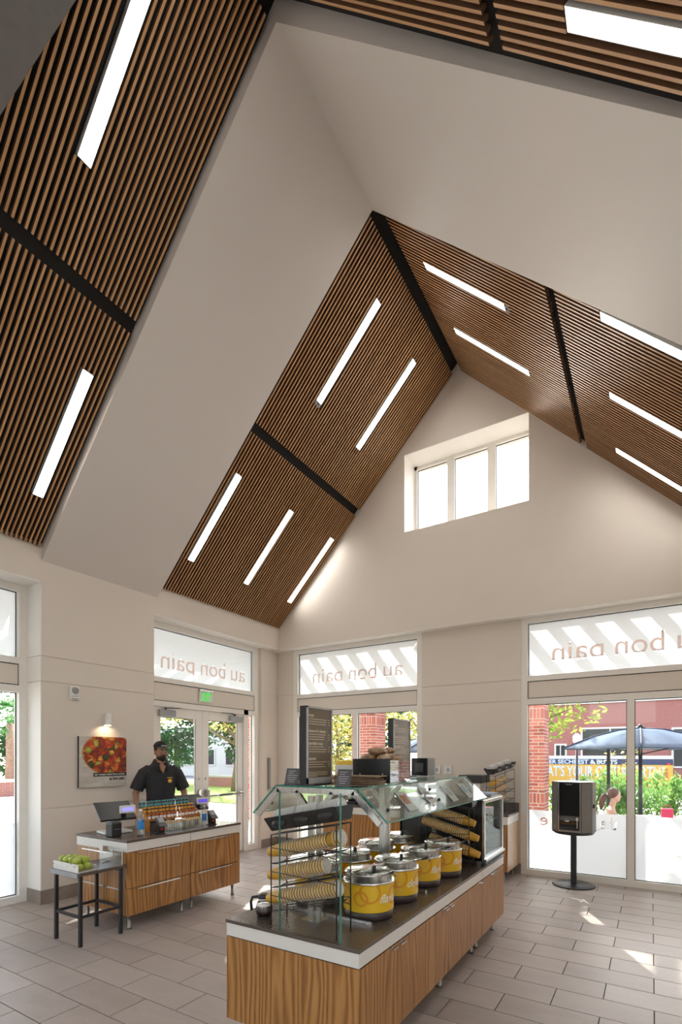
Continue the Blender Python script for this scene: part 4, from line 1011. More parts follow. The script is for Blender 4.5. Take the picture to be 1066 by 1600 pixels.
menu(2.485, 2.767, 'brown printed menu board standing near the front of the sneeze guard', HEAD)
menu(3.70, 4.03, 'brown printed menu board behind the heap of bread packs', HEAD)
# ---- table-tent cards at the front edge
for x0, rz, lab in ((-1.985, 0.05, 'dark grey info card at the front edge of the guard, left one'), (-1.60, -0.10, 'dark grey info card at the front edge of the guard, beside the kraft bags')):
    t0 = thing('info_card', lab, 'card', (x0, 2.50, GZ_ - 0.0), rz, 'info cards on the sneeze guard')
    m = MB().prism([(0.0, 0.0), (0.004, 0.0), (0.034, 0.105), (0.030, 0.105)], 0, 0.105, 'x'); 
    m.v = [(v[0], v[1], v[2]) for v in m.v]; cdo = m.build('card', 'card_grey', t0, local=True)
    l2 = MB()
    for k, (a, b_) in enumerate(((0.02, 0.075), (0.02, 0.06), (0.015, 0.09), (0.015, 0.085), (0.02, 0.08), (0.03, 0.07))):
        z = 0.088 - k * 0.013; yv = z * 0.286 - 0.0006; l2.box(a, b_, yv - 0.0006, yv + 0.001, z - 0.002, z + 0.002)
    l2.build('card_print', 'card_text', t0, local=True)
    MB().box(0, 0.105, 0.0, 0.05, 0, 0.004).build('foot', 'acrylic', t0, local=True)
# ---- kraft bags
bagm = MB().box(-0.15, 0.15, -0.085, 0.085, 0, 0.006).mesh('bag_body', 'kraft'); bagf = MB().box(-0.15, -0.12, -0.086, 0.086, 0.006, 0.010).mesh('folded_bottom', 'kraft')
for k in range(6):
    t0 = thing('paper_bag', 'flat kraft paper bag in the stack beside the menu board', 'paper bag', (-1.60 + RND.uniform(-0.02, 0.02), 2.77 + RND.uniform(-0.02, 0.02), GZ_ + k * 0.0105), RND.uniform(-0.12, 0.12) + 0.15, 'stack of kraft bags')
    for nm, me in (('bag_body', bagm), ('folded_bottom', bagf)):
        o = bpy.data.objects.new(nm, me); COL.objects.link(o); o.parent = t0
# ---- black fronted box with wrapped bread
t0 = thing('bread_box', 'black fronted acrylic box heaped with wrapped bread on the guard shelf', 'box', (-1.63, 3.17, GZ_))
bx0, bx1, by0, by1, bz = -1.775, -1.49, 3.0, 3.33, GZ_ + 0.155
MB().box(bx0, bx1 + 0.004, by0, by0 + 0.012, GZ_, bz + 0.01).build('front_panel', 'black_plastic', t0, bevel=0.003)
MB().box(bx0, bx1, by0 + 0.012, by1, GZ_, GZ_ + 0.006).build('base_panel', 'acrylic', t0)
for x in (bx0, bx1 - 0.005): MB().box(x, x + 0.005, by0 + 0.012, by1, GZ_ + 0.006, bz).build('side_panel', 'acrylic', t0)
MB().box(bx0 + 0.005, bx1 - 0.005, by1 - 0.005, by1, GZ_ + 0.006, bz).build('back_panel', 'acrylic', t0)
for x in (bx0 + 0.06, bx1 - 0.05): MB().ell((x, by0 - 0.001, GZ_ + 0.06), (0.005, 0.003, 0.005), 8, 6).build('rivet', 'steel', t0)
bread_me = []
for q in range(3):
    m = MB().ell((0, 0, 0), (0.062, 0.04, 0.026), 12, 8); rr = random.Random(q)
    m.v = [tuple(Vector(v) * (1 + rr.uniform(-0.14, 0.14))) for v in m.v]; bread_me.append(m.mesh('loaf', 'bread'))
wrap_me = MB().prism([(0.055, 0), (0.10, 0.022), (0.105, -0.024)], -0.002, 0.002, 'z').mesh('wrapper_end', 'acrylic')
k = 0
for lay, (nx, ny) in enumerate(((2, 4), (2, 4), (2, 4), (2, 3), (1, 3))):
    for i in range(nx):
        for j in range(ny):
            x = bx0 + 0.075 + (i + 0.5 * (2 - nx)) * 0.135; y = by0 + 0.055 + j * 0.075 + (4 - ny) * 0.035; z = GZ_ + 0.034 + lay * 0.046
            t1 = thing('bread_roll', 'wrapped bread roll heaped in the black fronted box', 'bread', (x, y, z), RND.uniform(-0.5, 0.5), 'wrapped bread rolls')
            t1.rotation_euler = (RND.uniform(-0.3, 0.3), RND.uniform(-0.3, 0.3), RND.uniform(-0.6, 0.6))
            for nm, me in (('loaf', bread_me[k % 3]), ('wrapper_end', wrap_me)):
                o = bpy.data.objects.new(nm, me); COL.objects.link(o); o.parent = t1
            k += 1
# ---- yellow carton and black dispenser behind
t0 = thing('carton', 'small yellow and white carton between menu board and bread box', 'carton', (-1.86, 3.12, GZ_))
MB().box(-1.95, -1.80, 3.05, 3.18, GZ_, GZ_ + 0.12).build('body', 'paper_white', t0)
MB().prism([(-1.95, GZ_ + 0.12), (-1.80, GZ_ + 0.12), (-1.82, GZ_ + 0.15), (-1.93, GZ_ + 0.15)], 3.05, 3.18, 'y').build('lid', 'yellow_card', t0)
MB().box(-1.945, -1.805, 3.0485, 3.05, GZ_ + 0.01, GZ_ + 0.06).build('label_panel', 'yellow_card', t0)
t0 = thing('napkin_dispenser', 'black napkin dispenser at the far end of the guard shelf', 'dispenser', (-1.78, 4.28, GZ_))
MB().box(-1.86, -1.70, 4.19, 4.38, GZ_ + 0.006, GZ_ + 0.165).build('case', 'black_plastic', t0, bevel=0.008)
MB().box(-1.82, -1.74, 4.186, 4.19, GZ_ + 0.04, GZ_ + 0.12).build('face_plate', 'dark_grey', t0)
for x in (-1.85, -1.72):
    for y in (4.20, 4.36): MB().box(x, x + 0.015, y, y + 0.015, GZ_, GZ_ + 0.008).build('foot', 'steel', t0)

# ---- wire cup racks and the nested cups
def cup_mesh():
    body = MB().lathe([(0.0275, 0), (0.0285, 0.002), (0.0425, 0.1075)], 20, cap1=False, M=Matrix.Rotation(PI / 2, 3, 'Y'))
    inner = MB().lathe([(0.0262, 0.004), (0.0412, 0.1075)], 20, cap1=False, M=Matrix.Rotation(PI / 2, 3, 'Y'))
    rim = MB().lathe([(0.0425, 0.1070), (0.0458, 0.1078), (0.0466, 0.1095), (0.0450, 0.1118), (0.0425, 0.111)], 20, cap0=False, cap1=False, M=Matrix.Rotation(PI / 2, 3, 'Y'))
    bandm = MB().lathe([(0.0408, 0.0835), (0.0429, 0.0995)], 20, cap0=False, cap1=False, M=Matrix.Rotation(PI / 2, 3, 'Y'))
    return [('sleeve', body.mesh('sleeve', 'cup_yellow')), ('inside', inner.mesh('inside', 'cup_white')), ('rim', rim.mesh('rim', 'cup_white'))]
CUP = cup_mesh()
def cup_rack(loc, rz, rows, label, group, tray=True, where='near wire rack'):
    t0 = thing('cup_rack', label, 'cup rack', loc, rz, 'wire cup racks')
    L, Dp = 0.456, 0.15; x0, x1, y0, y1 = -L / 2, L / 2, -Dp / 2, Dp / 2
    for x, h in ((x0, 0.53), (x1, 0.62)):
        for y in (y0, y1): MB().tube([(x, y, 0), (x, y, h)], 0.004, 6).build('upright', 'black_metal', t0, local=True)
    for k, zc in enumerate((0.10, 0.24, 0.38)):
        for y in (y0, y1):
            MB().tube([(x0, y, zc - 0.02), (x1, y, zc + 0.10)], 0.003, 5).build('side_wire', 'black_metal', t0, local=True)
            MB().tube([(x0, y, zc + 0.075), (x1 - 0.05, y, zc + 0.06), (x1, y, zc + 0.055)], 0.003, 5).build('side_wire', 'black_metal', t0, local=True)
        for x, dz in ((x0, -0.02), (x1, 0.10)):
            MB().tube([(x, y0, zc + dz), (x, 0, zc + dz - 0.012), (x, y1, zc + dz)], 0.003, 5).build('cross_wire', 'black_metal', t0, local=True)
        MB().tube([(x0, y0 + 0.04, zc - 0.028), (x1, y0 + 0.04, zc + 0.092)], 0.003, 5).build('floor_wire', 'black_metal', t0, local=True)
        MB().tube([(x0, y1 - 0.04, zc - 0.028), (x1, y1 - 0.04, zc + 0.092)], 0.003, 5).build('floor_wire', 'black_metal', t0, local=True)
    for y in (y0, y1): MB().tube([(x0, y, 0.53), (x1, y, 0.62)], 0.004, 6).build('top_wire', 'black_metal', t0, local=True)
    for x, h in ((x0, 0.53), (x1, 0.62)): MB().tube([(x, y0, h), (x, y1, h)], 0.004, 6).build('top_wire', 'black_metal', t0, local=True)
    ang = math.atan2(0.12, L); Mr = Matrix.Translation(loc) @ Matrix.Rotation(rz, 4, 'Z')
    for k, (zc, xs0, n) in enumerate(rows):
        nm = ['bottom', 'middle', 'top'][k]
        for i in range(n):
            s_ = xs0 + i * 0.0192 + (0.03 if (k == 2 and i > n - 4) else 0)
            z = zc + 0.048 + (s_ - x0) * math.tan(ang) * 0.98
            c = thing('paper_cup', f'yellow paper cup with white rim nested in the {nm} stack of the {where}', 'cup', (0, 0, 0), 0, f'cups in the {nm} stack of the {where}')
            c.matrix_world = Mr @ Matrix.Translation((s_, 0, z)) @ Matrix.Rotation(-ang, 4, 'Y') @ Matrix.Rotation(RND.uniform(-0.3, 0.3), 4, 'X')
            for pn, me in CUP:
                o = bpy.data.objects.new(pn, me); COL.objects.link(o); o.parent = c
    if tray:
        # black lid caddy across the top, tilted with the rack
        tr = thing('lid_caddy', 'black lid caddy tilted across the top of the ' + where, 'lid caddy', (Mr @ Vector((0, 0, 0.60))), rz)
        R_ = Matrix.Rotation(-math.atan2(0.09, L), 4, 'Y')
        def tb(m, nm, mt, par=tr, bev=0):
            m.v = [tuple(R_ @ Vector(v)) for v in m.v]; return m.build(nm, mt, par, local=True, bevel=bev)
        tb(MB().prism([(-0.05, -0.005), (0.05, -0.005), (0.105, 0.075), (0.10, 0.078), (0.045, 0.001), (-0.045, 0.001), (-0.10, 0.078), (-0.105, 0.075)], -0.25, 0.25, 'x'), 'trough', 'black_plastic')
        for x in (-0.25, -0.085, 0.085, 0.25): tb(MB().prism([(-0.05, 0.0), (0.05, 0.0), (0.10, 0.074), (-0.10, 0.074)], x - 0.004, x + 0.004, 'x'), 'divider', 'black_plastic')
        for x in (-0.165, 0.0, 0.165): tb(MB().ell((x, -0.078, 0.036), (0.055, 0.02, 0.03), 12, 8), 'scallop', 'black_plastic')
        for q, x in enumerate((-0.165, 0.0, 0.165)):
            for j in range(12):
                ld = thing('drink_cover', f'pale plastic drink cover standing in the lid caddy on the {where}', 'cup cover', tr.location, 0, f'drink covers in the caddy of the {where}')
                ld.rotation_euler = (0, 0, rz)
                m = MB().lathe([(0.050, 0), (0.054, 0.003), (0.051, 0.006), (0.043, 0.009), (0.02, 0.0095)], 18, M=Matrix.Rotation(PI / 2, 3, 'Y'))
                m.v = [tuple(R_ @ (Vector(v) + Vector((x - 0.068 + j * 0.0118, 0.014, 0.066)))) for v in m.v]
                m.build('disc', 'lid_white', ld, local=True)
    return t0
CR = (-1.672, 2.345, IZ)
cup_rack(CR, 0, ((0.10, -0.31, 22), (0.24, -0.30, 17), (0.38, -0.30, 21)), 'black wire cup rack at the near end of the island', 'wire cup racks')
cup_rack((-1.567, 4.315, IZ), PI, ((0.10, -0.30, 19), (0.24, -0.29, 22), (0.36, -0.26, 19)), 'black wire cup rack beside the food case at the far end of the island', 'wire cup racks', True, 'far wire rack')
# ---- coffee carafe at the near left corner
t0 = thing('coffee_carafe', 'glass coffee carafe half full beside the near cup rack', 'carafe', (-2.03, 2.36, IZ))
MB().lathe([(0.045, 0.0), (0.048, 0.012)], 20).build('base_ring', 'black_plastic', t0, local=True)
MB().lathe([(0.047, 0.012), (0.055, 0.04), (0.05, 0.075), (0.036, 0.105), (0.034, 0.12)], 20, cap1=False).build('glass_body', 'acrylic', t0, local=True)
MB().lathe([(0.045, 0.014), (0.053, 0.04), (0.049, 0.072)], 20).build('coffee', 'coffee', t0, local=True)
MB().lathe([(0.0505, 0.076), (0.043, 0.094)], 20, cap0=False, cap1=False).build('collar_band', 'cup_white', t0, local=True)
MB().lathe([(0.039, 0.118), (0.039, 0.135), (0.02, 0.145)], 20).build('lid', 'black_plastic', t0, local=True)
a = math.radians(205)
MB().tube([(0.037 * math.cos(a), 0.037 * math.sin(a), 0.125), (0.075 * math.cos(a), 0.075 * math.sin(a), 0.12), (0.085 * math.cos(a), 0.085 * math.sin(a), 0.09), (0.08 * math.cos(a), 0.08 * math.sin(a), 0.04)], 0.009, 8).build('handle', 'black_plastic', t0, local=True)
# ---- food case at the far end
c = thing('food_case', 'black food case with steel framed glass door at the far end of the island', 'food case', (-1.735, 4.80, IZ))
CX0, CX1, CY0, CY1, CZ0, CZ1 = -2.10, -1.29, 4.47, 5.14, IZ + 0.045, 1.335
m = MB().box(CX0, CX1, CY0, CY0 + 0.02, CZ0, CZ1).box(CX0, CX0 + 0.02, CY0, CY1, CZ0, CZ1).box(CX0, CX1, CY1 - 0.02, CY1, CZ0, CZ1).box(CX0, CX1, CY0, CY1, CZ0, CZ0 + 0.02)
m.build('cabinet_body', 'black_plastic', c)
MB().box(CX0, CX1 + 0.01, CY0 - 0.005, CY1 + 0.005, CZ1, CZ1 + 0.014).build('top_plate', 'steel', c)
dr = MB().box(CX1, CX1 + 0.02, CY0, CY0 + 0.035, CZ0, CZ1).box(CX1, CX1 + 0.02, CY1 - 0.05, CY1, CZ0, CZ1).box(CX1, CX1 + 0.02, CY0 + 0.035, CY1 - 0.05, CZ1 - 0.025, CZ1).box(CX1, CX1 + 0.02, CY0 + 0.035, CY1 - 0.05, CZ0, CZ0 + 0.04).build('door', 'steel', c)
MB().box(CX1 + 0.006, CX1 + 0.011, CY0 + 0.035, CY1 - 0.05, CZ0 + 0.04, CZ1 - 0.025).build('door_pane', 'guard_glass', dr)
MB().box(CX1 + 0.02, CX1 + 0.035, CY0 + 0.0, CY1, CZ0 - 0.002, CZ0 + 0.02).build('door_ledge', 'steel_bright', dr)
for z in (CZ0 + 0.16, CZ0 + 0.33): MB().box(CX0 + 0.03, CX1 - 0.02, CY0 + 0.025, CY1 - 0.025, z, z + 0.008).build('shelf', 'steel', c)
MB().box(CX0 + 0.021, CX0 + 0.024, CY0 + 0.021, CY1 - 0.021, CZ0 + 0.021, CZ1 - 0.003).build('liner', 'paper_white', c)
for x in (CX0 + 0.03, CX1 - 0.06):
    for y in (CY0 + 0.02, CY1 - 0.06): MB().box(x, x + 0.035, y, y + 0.035, IZ, CZ0).build('foot', 'steel', c)
MB().box(CX1 - 0.12, CX1 + 0.01, CY0 + 0.08, CY1 - 0.02, IZ, IZ + 0.03).build('base_rail', 'dark_grey', c)
for k, (y, mt) in enumerate(((4.86, 'paper_blue'),)):
    t0 = thing('leaflet_tray', 'blue and white leaflets in a low tray on the food case', 'leaflets', (-1.42, 4.95, CZ1 + 0.014))
    MB().box(-1.56, -1.30, 4.80, 5.10, CZ1 + 0.014, CZ1 + 0.02).build('tray', 'acrylic', t0)
    for j in range(4): MB().box(-1.55 + j * 0.004, -1.31, 4.81 + j * 0.004, 5.09, CZ1 + 0.021 + j * 0.005, CZ1 + 0.025 + j * 0.005).build('leaflet', ('paper_white', 'paper_blue')[j % 2], t0)
t0 = thing('card_stand', 'small navy card stand on the near corner of the food case', 'card stand', (-1.45, 4.56, CZ1 + 0.014))
MB().box(-1.50, -1.40, 4.545, 4.60, CZ1 + 0.014, CZ1 + 0.02).build('foot', 'acrylic', t0)
MB().prism([(4.56, CZ1 + 0.02), (4.565, CZ1 + 0.02), (4.59, CZ1 + 0.09), (4.585, CZ1 + 0.09)], -1.50, -1.40, 'x').build('card', 'bus_blue', t0)
# ================================================================ counter along the gable wall
BX = (-4.75, -3.72, -2.69, -1.66); BY0, BY1, BZ = 6.95, 7.60, 0.93
for i in range(3):
    x0, x1 = BX[i] + 0.003, BX[i + 1] - 0.003
    lab = ['wood back counter cabinet at the window end', 'wood back counter cabinet in the middle of the gable wall', 'wood back counter cabinet end unit beside the utensil stand'][i]
    t0 = thing('back_cabinet', lab, 'cabinet', ((x0 + x1) / 2, (BY0 + BY1) / 2, 0), 0, 'cabinets along the gable wall')
    MB().box(x0, x1, BY0 + 0.018, BY1, 0.15, 0.79).build('body', 'cabinet_wood', t0)
    if i == 2: MB().box(x1, x1 + 0.004, BY0 + 0.002, BY1, 0.15, 0.79).build('end_panel', 'cabinet_wood_pale', t0)
    xm = (x0 + x1) / 2
    for a, b_ in ((x0 + 0.002, xm - 0.0015), (xm + 0.0015, x1 - 0.002)):
        d_ = MB().box(a, b_, BY0, BY0 + 0.018, 0.152, 0.788).build('door', 'cabinet_wood', t0)
        MB().box((a + b_) / 2 - 0.06, (a + b_) / 2 + 0.06, BY0 - 0.014, BY0, 0.766, 0.774).build('handle', 'steel_bright', d_)
    MB().box(x0, x1 + (0.006 if i == 2 else 0), BY0 - 0.002, BY1, 0.795, 0.905).build('apron', 'laminate_white', t0)
    for x in (x0 + 0.07, x1 - 0.07):
        for y in (BY0 + 0.07, BY1 - 0.07): leg(MB(), x, y, 0.15).build('leg', 'steel_dark', t0)
t0 = thing('back_worktop', 'dark worktop with low upstand on the gable wall counter', 'worktop', (-3.2, 7.3, 0.905))
MB().box(BX[0] - 0.01, BX[3] + 0.012, BY0 - 0.01, BY1 + 0.01, 0.905, BZ).build('slab', 'worktop', t0, bevel=0.002)
MB().box(BX[0], BX[3] + 0.01, BY1 - 0.012, BY1 + 0.008, BZ, BZ + 0.12).build('upstand', 'worktop', t0)
cup_rack((-1.83, 7.25, BZ), math.radians(70), ((0.10, -0.26, 12), (0.24, -0.24, 12), (0.36, -0.24, 10)), 'black wire cup rack on the back counter by the pier', 'wire cup racks', True, 'back counter rack')
t0 = thing('coffee_machine', 'black topped white coffee machine on the back counter beside the cup rack', 'coffee machine', (-2.2, 7.25, BZ))
MB().box(-2.36, -2.06, 7.05, 7.45, BZ + 0.02, BZ + 0.42).build('body', 'white_plastic', t0, bevel=0.01)
MB().box(-2.38, -2.04, 7.03, 7.47, BZ + 0.42, BZ + 0.53).build('hopper', 'black_plastic', t0, bevel=0.01)
MB().lathe([(0.035, 0), (0.035, 0.004)], 16, (-2.15, 7.048, BZ + 0.36), M=Matrix.Rotation(PI / 2, 3, 'X')).build('badge', 'bus_blue', t0)
MB().box(-2.36, -2.06, 7.02, 7.05, BZ + 0.02, BZ + 0.04).build('drip_tray', 'steel', t0)
MB().tube([(-2.2, 7.05, BZ + 0.28), (-2.2, 6.99, BZ + 0.27), (-2.2, 6.99, BZ + 0.23)], 0.012, 8).build('spout', 'chrome', t0)
for x, lab in ((-4.30, 'black coffee brewer on the back counter seen under the guard glass, left one'), (-3.95, 'black coffee brewer on the back counter seen under the guard glass, right one')):
    t0 = thing('coffee_brewer', lab, 'coffee brewer', (x, 7.28, BZ), 0, 'black coffee brewers')
    MB().box(x - 0.12, x + 0.12, 7.12, 7.45, BZ, BZ + 0.05).build('base', 'black_plastic', t0, bevel=0.01)
    MB().box(x - 0.12, x + 0.12, 7.33, 7.45, BZ + 0.05, BZ + 0.32).build('column', 'black_plastic', t0)
    MB().box(x - 0.13, x + 0.13, 7.10, 7.45, BZ + 0.24, BZ + 0.32).build('brew_head', 'black_plastic', t0, bevel=0.012)
    MB().lathe([(0.055, 0.05), (0.06, 0.13), (0.04, 0.18)], 18, (x, 7.22, BZ)).build('jug', 'chrome', t0)
t0 = thing('canister', 'dark round canister at the window end of the back counter', 'canister', (-4.58, 7.2, BZ))
MB().lathe([(0.10, 0), (0.105, 0.02), (0.105, 0.2), (0.10, 0.21)], 24).build('body', 'dark_grey', t0, local=True)
MB().lathe([(0.108, 0.21), (0.108, 0.235), (0.05, 0.25)], 24).build('lid', 'black_plastic', t0, local=True)

# ================================================================ utensil dispenser on its stand
KX, KY = -0.885, 7.335
t0 = thing('utensil_stand', 'black pedestal stand with oval base in front of the frosted window', 'stand', (KX, KY, 0), 0)
m = MB().lathe([(0.262, 0), (0.268, 0.006), (0.25, 0.018), (0.10, 0.024)], 48); m.build('base', 'black_metal', t0, local=True)
MB().box(-0.035, 0.035, -0.03, 0.03, 0.02, 0.70).build('post', 'black_metal', t0, local=True, bevel=0.004)
MB().lathe([(0.12, 0.685), (0.235, 0.70), (0.25, 0.712), (0.25, 0.722)], 48).build('shelf', 'black_plastic', t0, local=True)
t1 = thing('utensil_dispenser', 'tall black utensil dispenser with brushed steel sides on the pedestal', 'dispenser', (KX, KY, 0.722), math.radians(-6))
hexo = [(-0.135, -0.235), (0.135, -0.235), (0.245, -0.12), (0.245, 0.12), (0.12, 0.235), (-0.12, 0.235), (-0.245, 0.12), (-0.245, -0.12)]
core = [(x * 0.90, max(y, -0.20) * 0.97) for x, y in hexo]
MB().prism(core, 0.02, 0.66, 'z').build('core', 'black_plastic', t1, local=True)
def facet(p, q, mat, nm, z0=0.02, z1=0.665, inset=0.0):
    m = MB().bar((*p, (z0 + z1) / 2), (*q, (z0 + z1) / 2), 0.014, z1 - z0); return m.build(nm, mat, t1, local=True)
facet((-0.142, -0.232), (-0.24, -0.12), 'panel_charcoal', 'side_panel'); facet((0.142, -0.232), (0.24, -0.12), 'panel_charcoal', 'side_panel')
facet((-0.243, -0.115), (-0.243, 0.115), 'panel_charcoal', 'side_panel'); facet((0.243, -0.115), (0.243, 0.115), 'panel_charcoal', 'side_panel')
MB().box(-0.14, -0.125, -0.242, -0.225, 0.02, 0.665).build('corner_trim', 'steel_bright', t1, local=True)
MB().box(0.125, 0.14, -0.242, -0.225, 0.02, 0.665).build('corner_trim', 'steel_dark', t1, local=True)
MB().box(-0.125, 0.125, -0.24, -0.228, 0.12, 0.655).build('clear_door', 'acrylic', t1, local=True)
MB().box(-0.125, 0.125, -0.242, -0.20, 0.02, 0.045).build('front_lip', 'steel_dark', t1, local=True)
MB().prism([(-0.20, 0.045), (-0.24, 0.045), (-0.24, 0.06), (-0.20, 0.12)], -0.125, 0.125, 'x').build('chute', 'black_plastic', t1, local=True)
MB().box(-0.035, 0.035, -0.246, -0.24, 0.635, 0.65).build('maker_badge', 'steel_bright', t1, local=True)
MB().lathe([(0.03, 0.0), (0.035, 0.012), (0.02, 0.02)], 14, (-0.03, -0.225, 0.155)).build('lever', 'steel_bright', t1, local=True)
for s_ in (-1, 1):
    MB().tube([(s_ * 0.25, -0.04, 0.36), (s_ * 0.265, -0.04, 0.36)], 0.028, 12).build('lock_knob', 'black_plastic', t1, local=True)
    m = MB().prism([(0.20, 0.0), (0.345, 0.075), (0.35, 0.072), (0.21, -0.004)], -0.12, 0.10, 'y'); m.v = [(v[0] * s_, v[1], v[2] + 0.004) for v in m.v]
    m.build('catch_tray', 'acrylic', t1, local=True)
MB().prism(hexo, 0.665, 0.675, 'z').build('top_cap', 'black_plastic', t1, local=True)
MB().prism(hexo, 0.0, 0.02, 'z').build('bottom_plate', 'black_plastic', t1, local=True)
t2 = thing('plastic_spoon', 'white plastic spoon in the dispenser chute', 'spoon', (KX + 0.07, KY - 0.245, 0.80))
MB().tube([(0, 0, 0), (0, -0.004, 0.09)], 0.005, 6).build('handle', 'white_plastic', t2, local=True)
MB().ell((0, -0.005, 0.115), (0.016, 0.006, 0.025), 12, 8).build('bowl', 'white_plastic', t2, local=True)

# ================================================================ people
def rings(pts):
    """tapered limb: list of (point, radius)"""
    m = []; n = len(pts)
    for i, (p, r) in enumerate(pts):
        p = Vector(p); d = (Vector(pts[min(i + 1, n - 1)][0]) - Vector(pts[max(i - 1, 0)][0])).normalized()
        a = d.cross(Vector((1, 0, 0.01))).normalized(); b = d.cross(a)
        m.append((p, a * r, b * r))
    return m
def remesh(o, vox, smooth=4):
    md = o.modifiers.new('remesh', 'REMESH'); md.mode = 'VOXEL'; md.voxel_size = vox; md.use_smooth_shade = True
    if smooth:
        sm = o.modifiers.new('smooth', 'SMOOTH'); sm.factor = 0.5; sm.iterations = smooth
def hand(mb, w, fwd, side, down):
    """palm with four fingers and a thumb; fwd = finger direction, down = palm normal, side = thumb side"""
    w, f, s, d = Vector(w), Vector(fwd).normalized(), Vector(side).normalized(), Vector(down).normalized()
    mb.loft([(w, s * 0.027, d * 0.019), (w + f * 0.03, s * 0.037, d * 0.017), (w + f * 0.075, s * 0.042, d * 0.015), (w + f * 0.095, s * 0.038, d * 0.012)])
    for k, (o_, L) in enumerate(((0.031, 0.068), (0.010, 0.078), (-0.011, 0.072), (-0.031, 0.056))):
        b = w + f * 0.088 + s * o_
        k1 = b + f * L * 0.45 + d * 0.004; k2 = k1 + f * L * 0.30 + d * 0.014; k3 = k2 + f * L * 0.12 + d * 0.020
        mb.tube([b, k1, k2, k3], [0.0095, 0.009, 0.008, 0.006], 8)
    b = w + f * 0.025 + s * 0.03
    mb.tube([b, b + f * 0.028 + s * 0.022 + d * 0.006, b + f * 0.055 + s * 0.030 + d * 0.016], [0.013, 0.0105, 0.007], 8)
# ---- the cashier; local frame: faces +X, his left is +Y, origin between the feet
pz = thing('person', 'bearded person in black cap and black polo shirt behind the register', 'person', (-5.64, 4.43, 0), math.radians(-26))
HS = Matrix.Translation((0, 0, 1.795)) @ Matrix.Rotation(math.radians(14), 4, 'Z') @ Matrix.Rotation(math.radians(4), 4, 'Y')   # head turned to his left
def hd(v): return HS @ Vector(v)
b = MB()
HR = HS.to_3x3()
b.ell(hd((0, 0, 0.015)), (0.098, 0.077, 0.112), 20, 14, HR); b.ell(hd((0.024, 0, -0.055)), (0.070, 0.060, 0.068), 16, 10, HR)
b.ell(hd((0.060, 0, -0.098)), (0.030, 0.032, 0.024), 12, 8, HR); b.ell(hd((0.072, 0, 0.0)), (0.024, 0.055, 0.03), 12, 8, HR)
b.loft([(hd((0.094, 0, 0.02)), HR @ Vector((0.010, 0, 0)), HR @ Vector((0, 0.010, 0))), (hd((0.106, 0, -0.012)), HR @ Vector((0.016, 0, 0)), HR @ Vector((0, 0.016, 0))), (hd((0.098, 0, -0.032)), HR @ Vector((0.014, 0, 0)), HR @ Vector((0, 0.02, 0)))])
for s_ in (-1, 1): b.ell(hd((-0.008, s_ * 0.078, -0.012)), (0.020, 0.010, 0.034), 10, 8, HR)
b.loft([((-0.012, 0, 1.52), (0.075, 0, 0), (0, 0.085, 0)), ((-0.004, 0, 1.63), (0.066, 0, 0), (0, 0.068, 0)), ((0.006, 0, 1.73), (0.062, 0, 0), (0, 0.062, 0))])
b.loft([((0, 0, 0.95), (0.10, 0, 0), (0, 0.155, 0)), ((0, 0, 1.15), (0.10, 0, 0), (0, 0.15, 0)), ((0, 0, 1.40), (0.11, 0, 0), (0, 0.175, 0)), ((-0.005, 0, 1.53), (0.09, 0, 0), (0, 0.16, 0)), ((-0.01, 0, 1.60), (0.05, 0, 0), (0, 0.07, 0))])
b.ell((0.075, 0, 1.565), (0.040, 0.045, 0.075), 12, 10)
for s_ in (-1, 1): b.ell(hd((0.050, s_ * 0.043, -0.026)), (0.046, 0.032, 0.040), 12, 8, HR)
for s_ in (-1, 1):
    b.loft(rings([((-0.01, s_ * 0.17, 1.54), 0.062), ((-0.01, s_ * 0.225, 1.46), 0.056), ((-0.02, s_ * 0.275, 1.33), 0.047), ((-0.015, s_ * 0.315, 1.245), 0.043), ((0.05, s_ * 0.312, 1.12), 0.039), ((0.135, s_ * 0.285, 1.00), 0.027)]))
    hand(b, (0.135, s_ * 0.285, 1.00), (0.75, -0.25 * s_, -0.55), (0.25, -s_, 0.0), (-0.4, 0, -0.8))
    b.loft(rings([((0, s_ * 0.09, 0.97), 0.09), ((0.005, s_ * 0.095, 0.75), 0.075), ((0.01, s_ * 0.10, 0.53), 0.052), ((-0.01, s_ * 0.105, 0.35), 0.05), ((-0.01, s_ * 0.11, 0.09), 0.036)]))
    b.ell((0.06, s_ * 0.115, 0.045), (0.12, 0.042, 0.04), 12, 8)
bo = b.build('body', 'skin_brown', pz, local=True); remesh(bo, 0.0075, 3)
sh_ = MB()
sh_.loft([((0, 0, 0.93), (0.135, 0, 0), (0, 0.195, 0)), ((0, 0, 1.05), (0.13, 0, 0), (0, 0.188, 0)), ((0.004, 0, 1.22), (0.128, 0, 0), (0, 0.186, 0)), ((0.004, 0, 1.40), (0.130, 0, 0), (0, 0.205, 0)), ((-0.002, 0, 1.52), (0.118, 0, 0), (0, 0.205, 0)), ((-0.008, 0, 1.595), (0.095, 0, 0), (0, 0.175, 0)), ((-0.014, 0, 1.65), (0.072, 0, 0), (0, 0.095, 0))])
for s_ in (-1, 1):
    sh_.loft(rings([((-0.01, s_ * 0.13, 1.560), 0.078), ((-0.012, s_ * 0.210, 1.505), 0.086), ((-0.018, s_ * 0.268, 1.390), 0.086), ((-0.018, s_ * 0.308, 1.285), 0.090)]))
so = sh_.build('polo_shirt', 'polo_black', pz, local=True); remesh(so, 0.010, 6)
col = MB()
